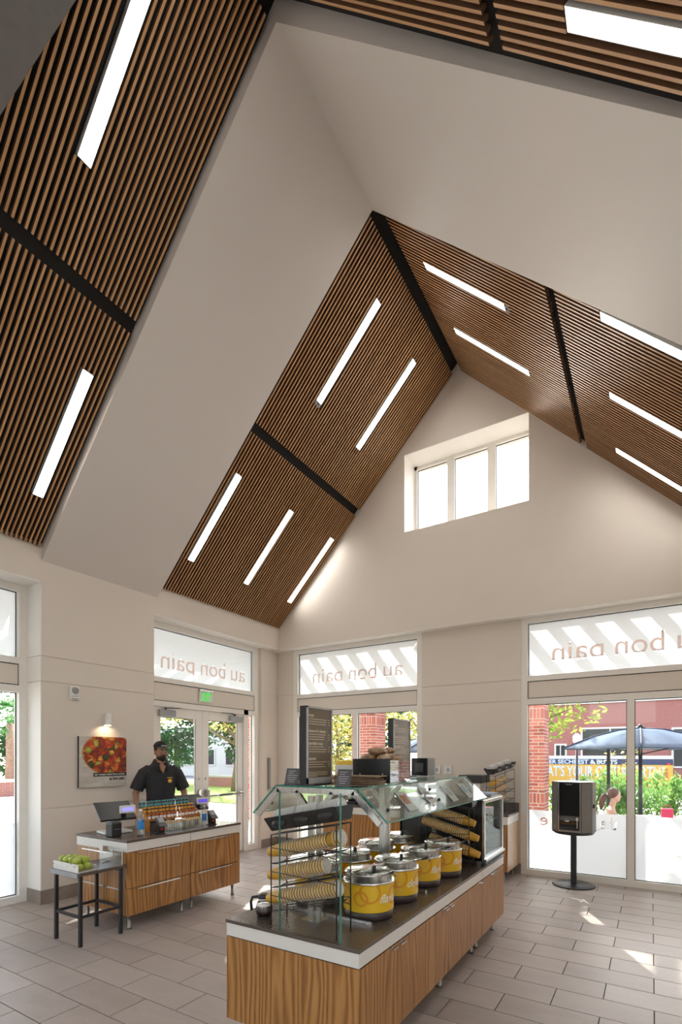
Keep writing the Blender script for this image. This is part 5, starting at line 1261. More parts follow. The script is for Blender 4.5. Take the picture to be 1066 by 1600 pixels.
for s_ in (-1, 1):
    col.add([(-0.085, 0, 1.695), (-0.10, 0, 1.640), (-0.02, s_ * 0.082, 1.700), (-0.02, s_ * 0.120, 1.632), (0.050, s_ * 0.066, 1.660), (0.085, s_ * 0.096, 1.590), (0.098, s_ * 0.026, 1.595), (0.128, s_ * 0.058, 1.535)],
            [(0, 1, 3, 2), (2, 3, 5, 4), (4, 5, 7, 6)], True)
co = col.build('collar', 'polo_black', pz, local=True); sd = co.modifiers.new('solid', 'SOLIDIFY'); sd.thickness = 0.012
vn = MB().add([(0.104, -0.040, 1.600), (0.104, 0.040, 1.600), (0.143, 0.0, 1.500)], [(0, 1, 2)]); vo_ = vn.build('open_neck', 'skin_brown', pz, local=True); sd = vo_.modifiers.new('solid', 'SOLIDIFY'); sd.thickness = 0.02; sd.offset = -1
em = MB().lathe([(0.026, 0), (0.026, 0.004)], 20, (0.126, 0.092, 1.405), M=Matrix.Rotation(PI / 2 - 0.02, 3, 'Y') ); eo = em.build('shirt_emblem', 'emblem_orange', pz, local=True); 
MB().lathe([(0.013, 0), (0.013, 0.0055)], 16, (0.1265, 0.092, 1.405), M=Matrix.Rotation(PI / 2, 3, 'Y')).build('emblem_ring', 'yellow_card', eo, local=True)
text('shirt_lettering', 'au bon pain', 0.018, 'yellow_card', Vector((0.131, 0.058, 1.443)) + Vector((-5.64, 4.43, 0)), (0, 1, 0), (0, 0, 1), pz, fit=0.068, bold=0.0008)
tr_ = MB()
for s_ in (-1, 1): tr_.loft(rings([((0, s_ * 0.09, 0.98), 0.105), ((0.005, s_ * 0.095, 0.75), 0.092), ((0.01, s_ * 0.10, 0.5), 0.072), ((-0.005, s_ * 0.105, 0.07), 0.062)]))
to_ = tr_.build('trousers', 'polo_black', pz, local=True); remesh(to_, 0.012, 3)
for s_ in (-1, 1): MB().ell((0.055, s_ * 0.115, 0.04), (0.14, 0.052, 0.048), 14, 8).build('shoe', 'black_matte', pz, local=True).data.transform(Matrix.Translation((0, 0, 0.008)))
# beard, moustache, brows, eyes
bd = MB()
bd.ell(hd((0.030, 0, -0.078)), (0.071, 0.064, 0.055), 18, 12, HR); bd.ell(hd((0.064, 0, -0.102)), (0.032, 0.036, 0.028), 12, 8, HR)
be = bd.build('beard', 'hair_black', pz, local=True)
MB().ell(hd((0.099, 0, -0.049)), (0.012, 0.030, 0.008), 12, 8, HR).build('moustache', 'hair_black', pz, local=True)
MB().ell(hd((0.101, 0, -0.063)), (0.006, 0.020, 0.006), 12, 8, HR).build('mouth', 'lip', bo, local=True)
for s_ in (-1, 1):
    ey = MB().ell(hd((0.088, s_ * 0.031, 0.012)), (0.010, 0.014, 0.0085), 12, 8, HR).build('eye', 'eye_white', bo, local=True)
    MB().ell(hd((0.0965, s_ * 0.031 + 0.003, 0.012)), (0.004, 0.007, 0.007), 10, 6, HR).build('iris', 'hair_black', bo, local=True)
    MB().ell(hd((0.096, s_ * 0.031, 0.031)), (0.006, 0.021, 0.005), 10, 6, HR).build('eyebrow', 'hair_black', bo, local=True)
hb_ = MB().ell(hd((-0.012, 0, 0.03)), (0.092, 0.082, 0.10), 18, 12, HR); hb_.build('hair', 'hair_black', pz, local=True)
# cap
cp = MB(); n = 20; vs = []
for i in range(7):
    ph = (PI / 2) * i / 6
    for k in range(n): vs.append(hd((-0.006 + 0.112 * math.cos(ph) * math.cos(2 * PI * k / n), 0.090 * math.cos(ph) * math.sin(2 * PI * k / n), 0.058 + 0.090 * math.sin(ph) ** 0.9)))
fs = [(i * n + k, i * n + (k + 1) % n, (i + 1) * n + (k + 1) % n, (i + 1) * n + k) for i in range(6) for k in range(n)]
cp.add(vs, fs, True); cpo = cp.build('cap', 'hair_black', pz, local=True)
br_ = MB(); vs = []
for r0, z in ((0.100, 0.060), (0.178, 0.050)):
    for k in range(13):
        a = -1.05 + 2.1 * k / 12; vs.append(hd((-0.006 + r0 * math.cos(a) * (1.0 if r0 < 0.15 else 1.0), 0.088 * math.sin(a) * (r0 / 0.105) ** 0.35 * 1.05, z + 0.012 * math.cos(a))))
br_.add(vs, [(k, k + 1, 14 + k, 13 + k) for k in range(12)], True); bo2 = br_.build('cap_brim', 'dark_grey', pz, local=True); sd = bo2.modifiers.new('solid', 'SOLIDIFY'); sd.thickness = 0.006
me = text_mesh('au bon pain', 0.026, 'white_print', 0.0006, 0, 0.0006, 1.0, 'CENTER')
xs = [v.co.x for v in me.vertices]; k_ = 0.095 / (max(xs) - min(xs))
for v in me.vertices:
    a = v.co.x * k_ / 0.10; v.co = hd((-0.006 + 0.111 * math.cos(a) * 0.985 + 0.001 + v.co.z, 0.0905 * math.sin(a), 0.082 + v.co.y * 0.9))
o = bpy.data.objects.new('cap_lettering', me); COL.objects.link(o); o.parent = cpo
# ================================================================ outdoors
GZO = -0.03
gr = MB().box(-60, 40, 7.9, 26, -0.3, GZO).box(-60, -6.46, -20, 7.9, -0.3, GZO).box(1.6, 40, -20, 7.9, -0.3, GZO).box(-6.46, 1.6, -20, YN - 0.3, -0.3, GZO).build('ground_paving', 'concrete'); tag(gr, 'pale sunlit concrete paving around the building', None, None, 'structure')
st = MB().prism([(26, GZO), (40, -1.25), (90, -1.25), (90, -1.6), (26, -0.4)], -90, 90, 'x').build('ground_street', 'asphalt'); tag(st, 'pale asphalt street beyond the patio', None, None, 'structure')
lw = MB().box(-40, -9.8, 13.5, 24, GZO - 0.05, GZO + 0.02).build('lawn', 'lawn'); tag(lw, 'sunlit lawn beyond the entrance walk', None, None, 'structure')
lw = MB().box(-4.2, -1.9, 13.2, 19, GZO - 0.05, GZO + 0.02).build('lawn_strip', 'lawn'); tag(lw, 'strip of sunlit grass beyond the brick column', None, None, 'structure')
# ---- pergola: eave board, slats, beams, brick columns
PZ = 3.95
pg = thing('pergola', 'tan slatted pergola outside the storefront windows', 'pergola', (-4, 10.9, 0))
MB().box(-7.1, 3.2, 7.9, 8.25, PZ, PZ + 0.05).build('eave_board', 'pergola_tan', pg)
MB().box(-6.98, -6.46, -1.0, 7.9, PZ, PZ + 0.05).build('eave_board', 'pergola_tan', pg)
sl_b = MB().box(-0.045, 0.045, 7.91, 12.3, PZ + 0.05, PZ + 0.20).mesh('slat', 'pergola_tan'); sl_a = MB().box(-11.2, -6.47, -0.045, 0.045, PZ + 0.05, PZ + 0.20).mesh('slat', 'pergola_tan')
for i in range(30):
    o = bpy.data.objects.new('slat', sl_b); COL.objects.link(o); o.parent = pg; o.location = Vector((-9.2 + i * 0.425, 0, 0)) - pg.location
for i in range(19):
    o = bpy.data.objects.new('slat', sl_a); COL.objects.link(o); o.parent = pg; o.location = Vector((0, 0.1 + i * 0.425, 0)) - pg.location
for x0, x1, y0, y1 in ((-9.9, 3.6, 10.8, 11.0), (-9.6, -9.4, 0, 11.0)): MB().box(x0, x1, y0, y1, PZ - 0.25, PZ + 0.05).build('beam', 'pergola_tan', pg)
BL, BH, BJ = 0.194, 0.0535, 0.0145
def column(cx, cy, w, label, zlo, zhi):
    c = thing('brick_column', label, 'column', (cx, cy, GZO), 0, 'brick columns of the pergola')
    h = w / 2; d_ = 0.095
    MB().box(cx - h + 0.004, cx + h - 0.004, cy - h + 0.004, cy + h - 0.004, GZO, PZ - 0.25).build('core', 'mortar', c)
    rest = MB(); n3 = 3; bw = (w - 2 * BJ) / 3
    pool = {}
    def put(x0, x1, y0, y1, z0, z1, vis):
        if vis:
            key = tuple(round(q, 3) for q in (x1 - x0, y1 - y0, z1 - z0))
            if key not in pool: pool[key] = MB().box(0, key[0], 0, key[1], 0, key[2]).mesh('brick', 'brick_red')
            o = bpy.data.objects.new('brick', pool[key]); COL.objects.link(o); o.parent = c; o.location = Vector((x0, y0, z0)) - c.location
        else: rest.box(x0, x1, y0, y1, z0, z1)
    z = GZO + 0.005; k = 0
    while z + BH < PZ - 0.26:
        soldier = k in (12, 35)
        hh = BL if soldier else BH
        vis = zlo < z < zhi
        n = int(w / (BH + BJ)) if soldier else 3
        step = (w + BJ) / n; sh = 0 if soldier else (step / 2 if k % 2 else 0)
        for face in range(4):
            seen = vis and face in (0, 1)
            a = -h - sh
            while a < h - 0.02:
                p0, p1 = max(a, -h), min(a + step - BJ, h)
                if p1 - p0 > 0.02:
                    j = RND.uniform(0, 0.003)
                    if face == 0: put(cx + p0, cx + p1, cy - h - j, cy - h + d_, z, z + hh, seen)
                    elif face == 1 and p0 > -h + d_: put(cx + h - d_, cx + h + j, cy + p0, cy + p1, z, z + hh, seen)
                    elif face == 1: put(cx + h - d_, cx + h + j, cy - h + d_ + BJ, cy + p1, z, z + hh, seen) if p1 > -h + d_ + BJ + 0.02 else None
                    elif face == 2: put(cx + p0, cx + p1, cy + h - d_, cy + h + j, z, z + hh, False)
                    else: put(cx - h - j, cx - h + d_, cy + p0, cy + p1, z, z + hh, False)
                a += step
        z += hh + BJ; k += 1
    o = rest.build('brickwork', 'brick_mixed', c); o['kind'] = 'stuff'
    MB().box(cx - h - 0.04, cx + h + 0.04, cy - h - 0.04, cy + h + 0.04, PZ - 0.27, PZ - 0.25).build('cap_stone', 'stucco', c)
column(-2.14, 10.9, 0.62, 'red brick column outside the right storefront window', 0.75, 2.85)
column(-5.98, 10.9, 0.62, 'red brick column outside the left storefront window', 0.75, 2.85)
column(-9.50, 10.7, 0.62, 'red brick column seen through the door side light', 0.0, 2.85)
column(1.72, 10.9, 0.62, 'red brick column outside the far right of the glazing', 9, 9)

# ---- trees and shrubs
def leaves(mb, c, r, n, size, rnd, squash=1.0):
    for _ in range(n):
        while True:
            v = Vector((rnd.uniform(-1, 1), rnd.uniform(-1, 1), rnd.uniform(-1, 1)))
            if 0.25 < v.length < 1: break
        p = Vector(c) + Vector((v.x * r[0], v.y * r[1], v.z * r[2]))
        a = Vector((rnd.uniform(-1, 1), rnd.uniform(-1, 1), rnd.uniform(-0.6, 0.6))).normalized(); b = a.cross(Vector((rnd.uniform(-1, 1), rnd.uniform(-1, 1), 1))).normalized()
        s = size * rnd.uniform(0.6, 1.25)
        mb.add([p - a * s, p + b * s * 0.5, p + a * s, p - b * s * 0.5], [(0, 1, 2, 3)])
class LMB(MB):
    def mesh(s, name, mat, off=Vector((0, 0, 0))):
        me = bpy.data.meshes.new(name); me.from_pydata([tuple(Vector(v) - off) for v in s.v], [], s.f); me.materials.append(MATS[mat]); return me
def tree(x, y, label, mat, seed, trunk_h, blobs, n, size, tr=0.13, bark='bark', z0=GZO, name='tree', lean=(0, 0)):
    rnd = random.Random(seed); t0 = thing(name, label, 'tree', (x, y, z0), 0)
    top = Vector((x + lean[0], y + lean[1], z0 + trunk_h))
    MB().tube([(x, y, z0 - 0.05), (x + lean[0] * 0.3, y + lean[1] * 0.3, z0 + trunk_h * 0.5), top, (top.x, top.y, top.z + trunk_h * 0.5)], [tr, tr * 0.8, tr * 0.65, tr * 0.3], 9).build('trunk', bark, t0)
    cr = LMB(); brm = MB()
    for (bx_, by_, bz_, rx, ry, rz) in blobs:
        c = (x + bx_, y + by_, z0 + bz_)
        brm.tube([top - Vector((0, 0, trunk_h * 0.1)), (top + Vector(c)) / 2 + Vector((0, 0, -0.1)), c], [tr * 0.5, tr * 0.3, tr * 0.12], 6)
        leaves(cr, c, (rx, ry, rz), n, size, rnd)
    brm.build('branches', bark, t0); o = cr.build('crown', mat, t0); o['kind'] = 'stuff'
    return t0
# patio tree seen left in the right window
tree(-3.6, 15.0, 'leafy patio tree behind the brick column in the right window', 'leaf_green', 3, 2.6, [(0.2, 0, 3.0, 1.2, 1.2, 0.8), (-0.8, 0.3, 4.0, 1.3, 1.3, 1.0), (0.7, -0.5, 4.2, 1.4, 1.3, 1.0), (0, 0, 5.4, 1.5, 1.5, 0.9), (1.0, 0.2, 2.7, 0.7, 0.7, 0.55), (1.7, 0.3, 3.1, 0.9, 0.8, 0.8)], 210, 0.095)
tree(-10.9, 17.2, 'yellow leaved tree behind the near menu board', 'leaf_yellow', 5, 1.6, [(0, 0, 2.2, 1.7, 1.3, 1.0), (-1.4, 0.4, 3.3, 1.5, 1.4, 1.1), (1.1, 0, 3.4, 1.6, 1.4, 1.1), (0.3, 0, 1.2, 1.3, 1.0, 0.7), (0, 0, 4.6, 1.6, 1.5, 1.0)], 900, 0.10)
tree(-7.6, 19.5, 'yellow green tree behind the far menu board', 'leaf_yellow', 6, 1.8, [(0, 0, 2.8, 1.5, 1.2, 1.0), (-1.2, 0, 3.7, 1.4, 1.2, 1.0), (1.2, 0, 3.6, 1.6, 1.2, 1.0), (0, 0, 4.9, 1.6, 1.4, 1.0)], 800, 0.10)
tree(-17.6, 18.2, 'yellow leaved lawn tree with leaning trunk seen through the doors', 'leaf_yellow', 8, 2.4, [(0, 0, 3.9, 1.8, 1.8, 1.0), (-1.2, -0.8, 4.6, 1.5, 1.5, 1.0), (1.5, 1.0, 4.6, 1.6, 1.6, 1.0), (-2.6, -2.2, 4.2, 1.6, 1.6, 1.1), (0, 0, 5.8, 2, 2, 1.0)], 620, 0.13, 0.20, lean=(0.35, 0.2))
tree(-27, 22.5, 'dark green tree far behind the lawn, left through the doors', 'leaf_dark', 9, 2.5, [(0, 0, 4.0, 2.6, 2.4, 2.0), (2.0, 2, 5.0, 2.4, 2.4, 2.0), (-2.5, -2.5, 4.6, 2.6, 2.4, 2.2), (0, 0, 2.2, 2.6, 2.0, 1.2)], 900, 0.22, 0.25)
tree(-22.5, 25.5, 'dark green tree far behind the lawn, right through the doors', 'leaf_dark', 10, 2.5, [(0, 0, 4.0, 2.6, 2.4, 2.0), (2.0, 2, 5.0, 2.4, 2.4, 2.0), (-2.5, -1.5, 4.6, 2.6, 2.4, 2.2), (0, 0, 2.2, 2.6, 2.0, 1.2)], 900, 0.22, 0.25)
tree(-15.5, 27.5, 'dark green tree far behind the yellow trees', 'leaf_dark', 12, 2.5, [(0, 0, 4.0, 2.8, 2.4, 2.2), (3.0, 1, 4.6, 2.6, 2.4, 2.0), (-3.0, 0, 4.6, 2.6, 2.4, 2.2), (0, 0, 2.2, 3.2, 2.0, 1.4)], 900, 0.22, 0.25)
# palms seen through the left window
def palm(x, y, h, label, seed):
    rnd = random.Random(seed); t0 = thing('palm_tree', label, 'palm', (x, y, GZO))
    MB().tube([(x, y, GZO - 0.1), (x + 0.05, y, h * 0.5), (x, y, h)], [0.26, 0.2, 0.18], 10).build('trunk', 'bark_palm', t0)
    cr = LMB()
    for i in range(26):
        a = rnd.uniform(0, 2 * PI); el = rnd.uniform(-0.7, 1.1); L = rnd.uniform(1.5, 2.3)
        d_ = Vector((math.cos(a) * math.cos(el), math.sin(a) * math.cos(el), math.sin(el))); p0 = Vector((x, y, h)); s_ = d_.cross(Vector((0, 0, 1))).normalized()
        tip = p0 + d_ * L * 0.6
        for k in range(11):
            f = -1.0 + 2.0 * k / 10
            e_ = tip + (d_ * math.cos(f) + s_ * math.sin(f)).normalized() * L * 0.55 + Vector((0, 0, -0.25 - 0.2 * abs(f)))
            w_ = (s_ * 0.035 if abs(f) < 0.6 else d_ * 0.035)
            cr.add([tip - w_, tip + w_, e_], [(0, 1, 2)])
        cr.add([p0 - s_ * 0.02, p0 + s_ * 0.02, tip + s_ * 0.015, tip - s_ * 0.015], [(0, 1, 2, 3)])
    o = cr.build('fronds', 'leaf_palm', t0); o['kind'] = 'stuff'
palm(-26.4, 12.0, 3.3, 'fan palm with pale brown trunk through the left window', 2)
palm(-28.5, 11.0, 4.2, 'taller fan palm behind in the left window', 4)
tree(-33, 14.0, 'dark green tree behind the palms', 'leaf_dark', 14, 2.5, [(0, 0, 4.0, 3, 3.5, 2.4), (0, -3, 3, 2.6, 2.4, 2.0), (0, 3, 3, 2.6, 2.4, 2.0), (0, 0, 1.8, 2, 4, 1.4)], 800, 0.24, 0.25)
# low brick walls
def low_wall(x0, x1, y0, y1, h, label):
    t0 = thing('garden_wall', label, 'wall', ((x0 + x1) / 2, (y0 + y1) / 2, GZO))
    rest = MB(); ax_x = (x1 - x0) > (y1 - y0)
    MB().box(x0 + 0.01, x1 - 0.01, y0 + 0.01, y1 - 0.01, GZO, h).build('core', 'mortar', t0)
    z = GZO; k = 0
    while z + BH < h:
        a, e_ = (x0, x1) if ax_x else (y0, y1); p = a - (0.1 if k % 2 else 0)
        while p < e_:
            q0, q1 = max(p, a), min(p + BL, e_)
            if q1 - q0 > 0.02:
                if ax_x: rest.box(q0, q1, y0, y1, z, z + BH)
                else: rest.box(x0, x1, q0, q1, z, z + BH)
            p += BL + BJ
        z += BH + BJ; k += 1
    o = rest.build('brickwork', 'brick_mixed', t0); o['kind'] = 'stuff'
    MB().box(x0 - 0.03, x1 + 0.03, y0 - 0.03, y1 + 0.03, h, h + 0.08).build('coping', 'stucco', t0)
low_wall(-24.2, -23.9, 4.0, 12.6, 0.62, 'low brick wall with pale coping through the left window')
low_wall(-22.0, -18.2, 20.6, 20.9, 0.55, 'low brick wall beyond the lawn tree')
low_wall(0.75, 3.2, 14.6, 14.95, 1.02, 'brick planter wall at the right edge of the patio')
# hedge shrubs on the patio edge
for i, (x, y, h, r) in enumerate(((-1.9, 13.6, 0.95, 0.5), (-1.35, 14.0, 1.15, 0.55), (-0.8, 13.9, 1.25, 0.5), (-0.3, 13.6, 1.0, 0.5), (0.25, 13.9, 1.2, 0.55), (0.75, 13.5, 1.15, 0.55), (1.3, 13.3, 1.0, 0.6), (1.9, 13.4, 1.1, 0.6), (-0.6, 14.9, 1.2, 0.6), (0.1, 15.2, 1.2, 0.6))):
    labs = ['low green shrub beside the brick column', 'green shrub behind the dispenser', 'tall green shrub behind the seated person', 'green shrub left of the window mullion', 'green shrub right of the window mullion', 'green shrub below the umbrella centre', 'green shrub in front of the planter wall', 'green shrub at the far right edge', 'rear green shrub behind the umbrella pole', 'rear green shrub near the planter wall']
    rnd = random.Random(50 + i); t0 = thing('shrub', labs[i], 'shrub', (x, y, GZO), 0, 'patio shrubs')
    sm_ = MB(); lf_ = LMB()
    for k in range(9):
        a = rnd.uniform(0, 6.28); q = Vector((x + r * 0.7 * math.cos(a), y + r * 0.7 * math.sin(a), h * rnd.uniform(0.75, 1.1)))
        sm_.tube([(x, y, GZO), (x * 0.5 + q.x * 0.5, y * 0.5 + q.y * 0.5, h * 0.5), q], [0.012, 0.008, 0.004], 5)
        for j in range(70):
            f = rnd.uniform(0.25, 1.0); p = Vector((x, y, 0)).lerp(q, f) + Vector((rnd.uniform(-1, 1), rnd.uniform(-1, 1), rnd.uniform(-1, 1))) * 0.12
            d_ = Vector((rnd.uniform(-1, 1), rnd.uniform(-1, 1), rnd.uniform(0.1, 1.3))).normalized(); b_ = d_.cross(Vector((rnd.uniform(-1, 1), rnd.uniform(-1, 1), 0.2))).normalized()
            L = rnd.uniform(0.09, 0.17); lf_.add([p, p + d_ * L * 0.5 + b_ * 0.022, p + d_ * L, p + d_ * L * 0.5 - b_ * 0.022], [(0, 1, 2, 3)])
    sm_.build('stems', 'bark', t0); o = lf_.build('foliage', 'leaf_shrub', t0); o['kind'] = 'stuff'
# young yellow sapling before the bus
tree(-0.9, 17.5, 'young tree with sparse yellow leaves in front of the bus', 'leaf_yellow', 21, 1.0, [(-0.3, 0, 1.4, 0.5, 0.5, 0.5), (0.5, 0, 1.2, 0.7, 0.5, 0.45), (1.3, 0, 1.0, 0.6, 0.5, 0.4), (0.2, 0, 1.9, 0.4, 0.4, 0.4)], 26, 0.09, 0.04)
# ---- patio umbrellas
def umbrella(x, y, R0, zt, ze, label, n=6, rot=0.3):
    t0 = thing('patio_umbrella', label, 'umbrella', (x, y, GZO), 0, 'blue grey patio umbrellas')
    prof = [(0.0, zt), (0.18, zt - 0.015), (0.5, zt - 0.16 * (zt - ze) / 0.5), (0.8, zt - 0.62 * (zt - ze)), (1.0, ze)]
    prof = [(0.0, zt), (0.3, zt - 0.12 * (zt - ze)), (0.6, zt - 0.42 * (zt - ze)), (0.85, zt - 0.78 * (zt - ze)), (1.0, ze)]
    for k in range(n):
        a0, a1 = rot + 2 * PI * k / n, rot + 2 * PI * (k + 1) / n; m = MB(); vs = []
        for f, z in prof:
            for a in (a0, (a0 + a1) / 2, a1):
                rr = R0 * f * (1.0 if a != (a0 + a1) / 2 else math.cos(PI / n) * 0.985)
                vs.append((x + rr * math.cos(a), y + rr * math.sin(a), z - (0.02 if a == (a0 + a1) / 2 and 0 < f else 0)))
        m.add(vs, [(3 * i + j, 3 * i + j + 1, 3 * i + j + 4, 3 * i + j + 3) for i in range(4) for j in range(2)], True)
        o = m.build('canopy_panel', 'umbrella_cloth', t0); sd = o.modifiers.new('solid', 'SOLIDIFY'); sd.thickness = 0.004
        pts = [(x + R0 * f * math.cos(a0), y + R0 * f * math.sin(a0), z + 0.006) for f, z in prof]
        rb = MB().tube(pts, 0.016, 6).build('rib_seam', 'umbrella_navy', t0)
        hem = MB().tube([(x + R0 * math.cos(a0), y + R0 * math.sin(a0), ze), (x + R0 * 0.985 * math.cos(PI / n) * math.cos((a0 + a1) / 2), y + R0 * 0.985 * math.cos(PI / n) * math.sin((a0 + a1) / 2), ze - 0.02), (x + R0 * math.cos(a1), y + R0 * math.sin(a1), ze)], 0.010, 5); hem.build('hem', 'umbrella_navy', t0)
        MB().tube([(x + 0.03 * math.cos(a0), y + 0.03 * math.sin(a0), ze - 0.12), (x + R0 * 0.72 * math.cos(a0), y + R0 * 0.72 * math.sin(a0), prof[2][1] * 0.4 + prof[3][1] * 0.6 - 0.03)], 0.012, 5).build('strut', 'black_metal', t0)
    MB().tube([(x, y, GZO), (x, y, zt + 0.04)], 0.04, 10).build('pole', 'black_metal', t0)
    MB().ell((x, y, zt + 0.04), (0.05, 0.05, 0.05), 12, 8).build('finial', 'black_metal', t0)
    MB().lathe([(0.3, 0), (0.3, 0.05), (0.05, 0.08)], 24, (x, y, GZO)).build('base', 'dark_grey', t0)
umbrella(-0.20, 12.6, 1.68, 2.34, 1.90, 'blue grey patio umbrella outside the right window', 6, 0.55)
umbrella(-4.55, 12.9, 1.85, 2.38, 1.84, 'blue grey patio umbrella behind the far menu board', 6, 0.2)
# ---- lamp posts
def lamp_post(x, y, h, label, z0=GZO, r=0.06):
    t0 = thing('lamp_post', label, 'lamp post', (x, y, z0))
    MB().lathe([(r * 2.2, 0), (r * 2, 0.3), (r, 0.4), (r * 0.8, h - 0.45)], 12).build('pole', 'black_metal', t0, local=True)
    MB().lathe([(0.08, h - 0.45), (0.16, h - 0.35), (0.17, h - 0.12), (0.05, h)], 14).build('globe', 'white_plastic', t0, local=True)
lamp_post(-2.77, 24.0, 2.75, 'black lamp post with white globe behind the patio tree')
t0 = thing('sign_pole', 'dark square pole left of the window mullion', 'pole', (-0.85, 13.2, GZO))
MB().box(-0.035, 0.035, -0.035, 0.035, 0, 1.95).build('post', 'black_metal', t0, local=True); MB().box(-0.06, 0.06, -0.06, 0.06, 0, 0.03).build('foot_plate', 'black_metal', t0, local=True); MB().box(-0.04, 0.04, -0.04, 0.04, 1.95, 1.97).build('cap', 'dark_grey', t0, local=True)
# ---- bus with a painted side
BY_, BZ0 = 42.0, -1.25
bus = thing('city_bus', 'orange city bus with large painted lettering on the street', 'bus', (-5, BY_, BZ0))
bx0, bx1 = -12.0, 1.3
MB().box(bx0, bx1, BY_, BY_ + 2.5, BZ0 + 0.60, BZ0 + 2.33).build('lower_body', 'bus_orange', bus)
MB().box(bx0, bx1, BY_ + 0.01, BY_ + 2.49, BZ0 + 2.33, BZ0 + 2.76).build('window_band', 'bus_blue', bus)
MB().box(bx0, bx1, BY_ - 0.01, BY_ + 2.5, BZ0 + 2.76, BZ0 + 3.0).build('roof', 'white_plastic', bus)
for x in (bx0 + 2.5, bx1 - 2.3):
    m = MB().lathe([(0.48, 0), (0.5, 0.05), (0.5, 0.25), (0.3, 0.28)], 24, (x, BY_ + 0.25, BZ0 + 0.5), M=Matrix.Rotation(PI / 2, 3, 'X')); w_ = m.build('wheel', 'rubber', bus)
    MB().lathe([(0.22, 0), (0.2, 0.03)], 16, (x, BY_ - 0.02, BZ0 + 0.5), M=Matrix.Rotation(PI / 2, 3, 'X')).build('hub', 'steel', w_)
MB().box(bx1, bx1 + 0.02, BY_ + 0.2, BY_ + 2.3, BZ0 + 1.3, BZ0 + 2.6).build('rear_window', 'dark_window', bus)
MB().box(bx1 - 0.62, bx1 - 0.3, BY_ - 0.01, BY_, BZ0 + 1.3, BZ0 + 2.1).build('engine_grille', 'amber', bus)
for z in (2.35, 0.8): MB().box(bx1 - 0.35, bx1 - 0.15, BY_ - 0.03, BY_ + 0.01, BZ0 + z, BZ0 + z + 0.12).build('tail_light', 'signal_red', bus)
MB().box(bx1 - 2.5, bx1 - 2.2, BY_ - 0.03, BY_ + 0.01, BZ0 + 2.40, BZ0 + 2.52).build('marker_light', 'white_plastic', bus)
text('bus_lettering', 'ER SECHREST & BUTTS', 0.44, 'bus_letter', (-6.85, BY_ - 0.005, BZ0 + 2.39), (1, 0, 0), (0, 0, 1), bus, fit=4.7, bold=0.012, extrude=0.01)
text('bus_lettering', "AT'S YOUR CASE WORTH?", 1.12, 'bus_letter', (-6.95, BY_ - 0.015, BZ0 + 1.43), (1, 0, 0), (0, 0, 1), bus, fit=7.75, bold=0.02, extrude=0.01)
text('bus_lettering', '352-373-CASE', 0.48, 'bus_letter', (-5.36, BY_ - 0.015, BZ0 + 0.92), (1, 0, 0), (0, 0, 1), bus, fit=2.95, bold=0.015, extrude=0.01)
# ---- buildings across the street
def far_building(x0, x1, y, z1, label, mat, wins, z0=-1.25, depth=8):
    t0 = thing('far_building', label, 'building', ((x0 + x1) / 2, y, z0))
    MB().box(x0, x1, y, y + depth, z0, z1).build('wall', mat, t0)
    MB().box(x0 - 0.2, x1 + 0.2, y - 0.25, y + depth, z1, z1 + 0.5).build('cornice', 'stucco', t0)
    for a, b_, c_, d_ in wins:
        f = MB().box(a, b_, y - 0.12, y + 0.02, c_, d_).build('window', 'stucco', t0); e_ = 0.18
        MB().box(a + e_, (a + b_) / 2 - 0.06, y - 0.14, y - 0.11, c_ + e_, d_ - e_).build('pane', 'dark_window', f); MB().box((a + b_) / 2 + 0.06, b_ - e_, y - 0.14, y - 0.11, c_ + e_, d_ - e_).build('pane', 'dark_window', f)
    return t0
far_building(-14, 12, 56, 7.0, 'dark red brick building across the street behind the bus', 'brick_far', [(-8.6, -7.4, 0.6, 3.0), (-6.1, -0.8, 0.6, 4.6), (1.6, 4.0, 0.6, 4.4)])
far_building(-62, -34, 40, 4.5, 'pale low building far behind the lawn', 'stucco', [(-60 + i * 4, -57.5 + i * 4, 0.6, 2.6) for i in range(6)], -0.6)
# ---- pale van beyond the lawn
t0 = thing('delivery_van', 'pale boxy van parked beyond the lawn', 'van', (-24.6, 16.6, GZO), math.radians(45))
MB().box(-2.2, 1.2, -1.0, 1.0, 0.45, 2.4).build('cargo_box', 'white_plastic', t0, local=True, bevel=0.05)
MB().prism([(1.2, 0.45), (2.4, 0.45), (2.4, 1.2), (1.9, 2.0), (1.2, 2.2)], -0.95, 0.95, 'y').build('cab', 'white_plastic', t0, local=True)
MB().prism([(1.95, 1.25), (2.42, 1.25), (1.93, 1.98), (1.6, 1.98)], -0.97, 0.97, 'y').build('cab_glass', 'dark_window', t0, local=True)
for x in (-1.5, 1.6):
    for y in (-0.92, 0.92): MB().lathe([(0.36, -0.1), (0.38, 0), (0.36, 0.1)], 18, (x, y, 0.38), M=Matrix.Rotation(PI / 2, 3, 'X')).build('wheel', 'rubber', t0, local=True)

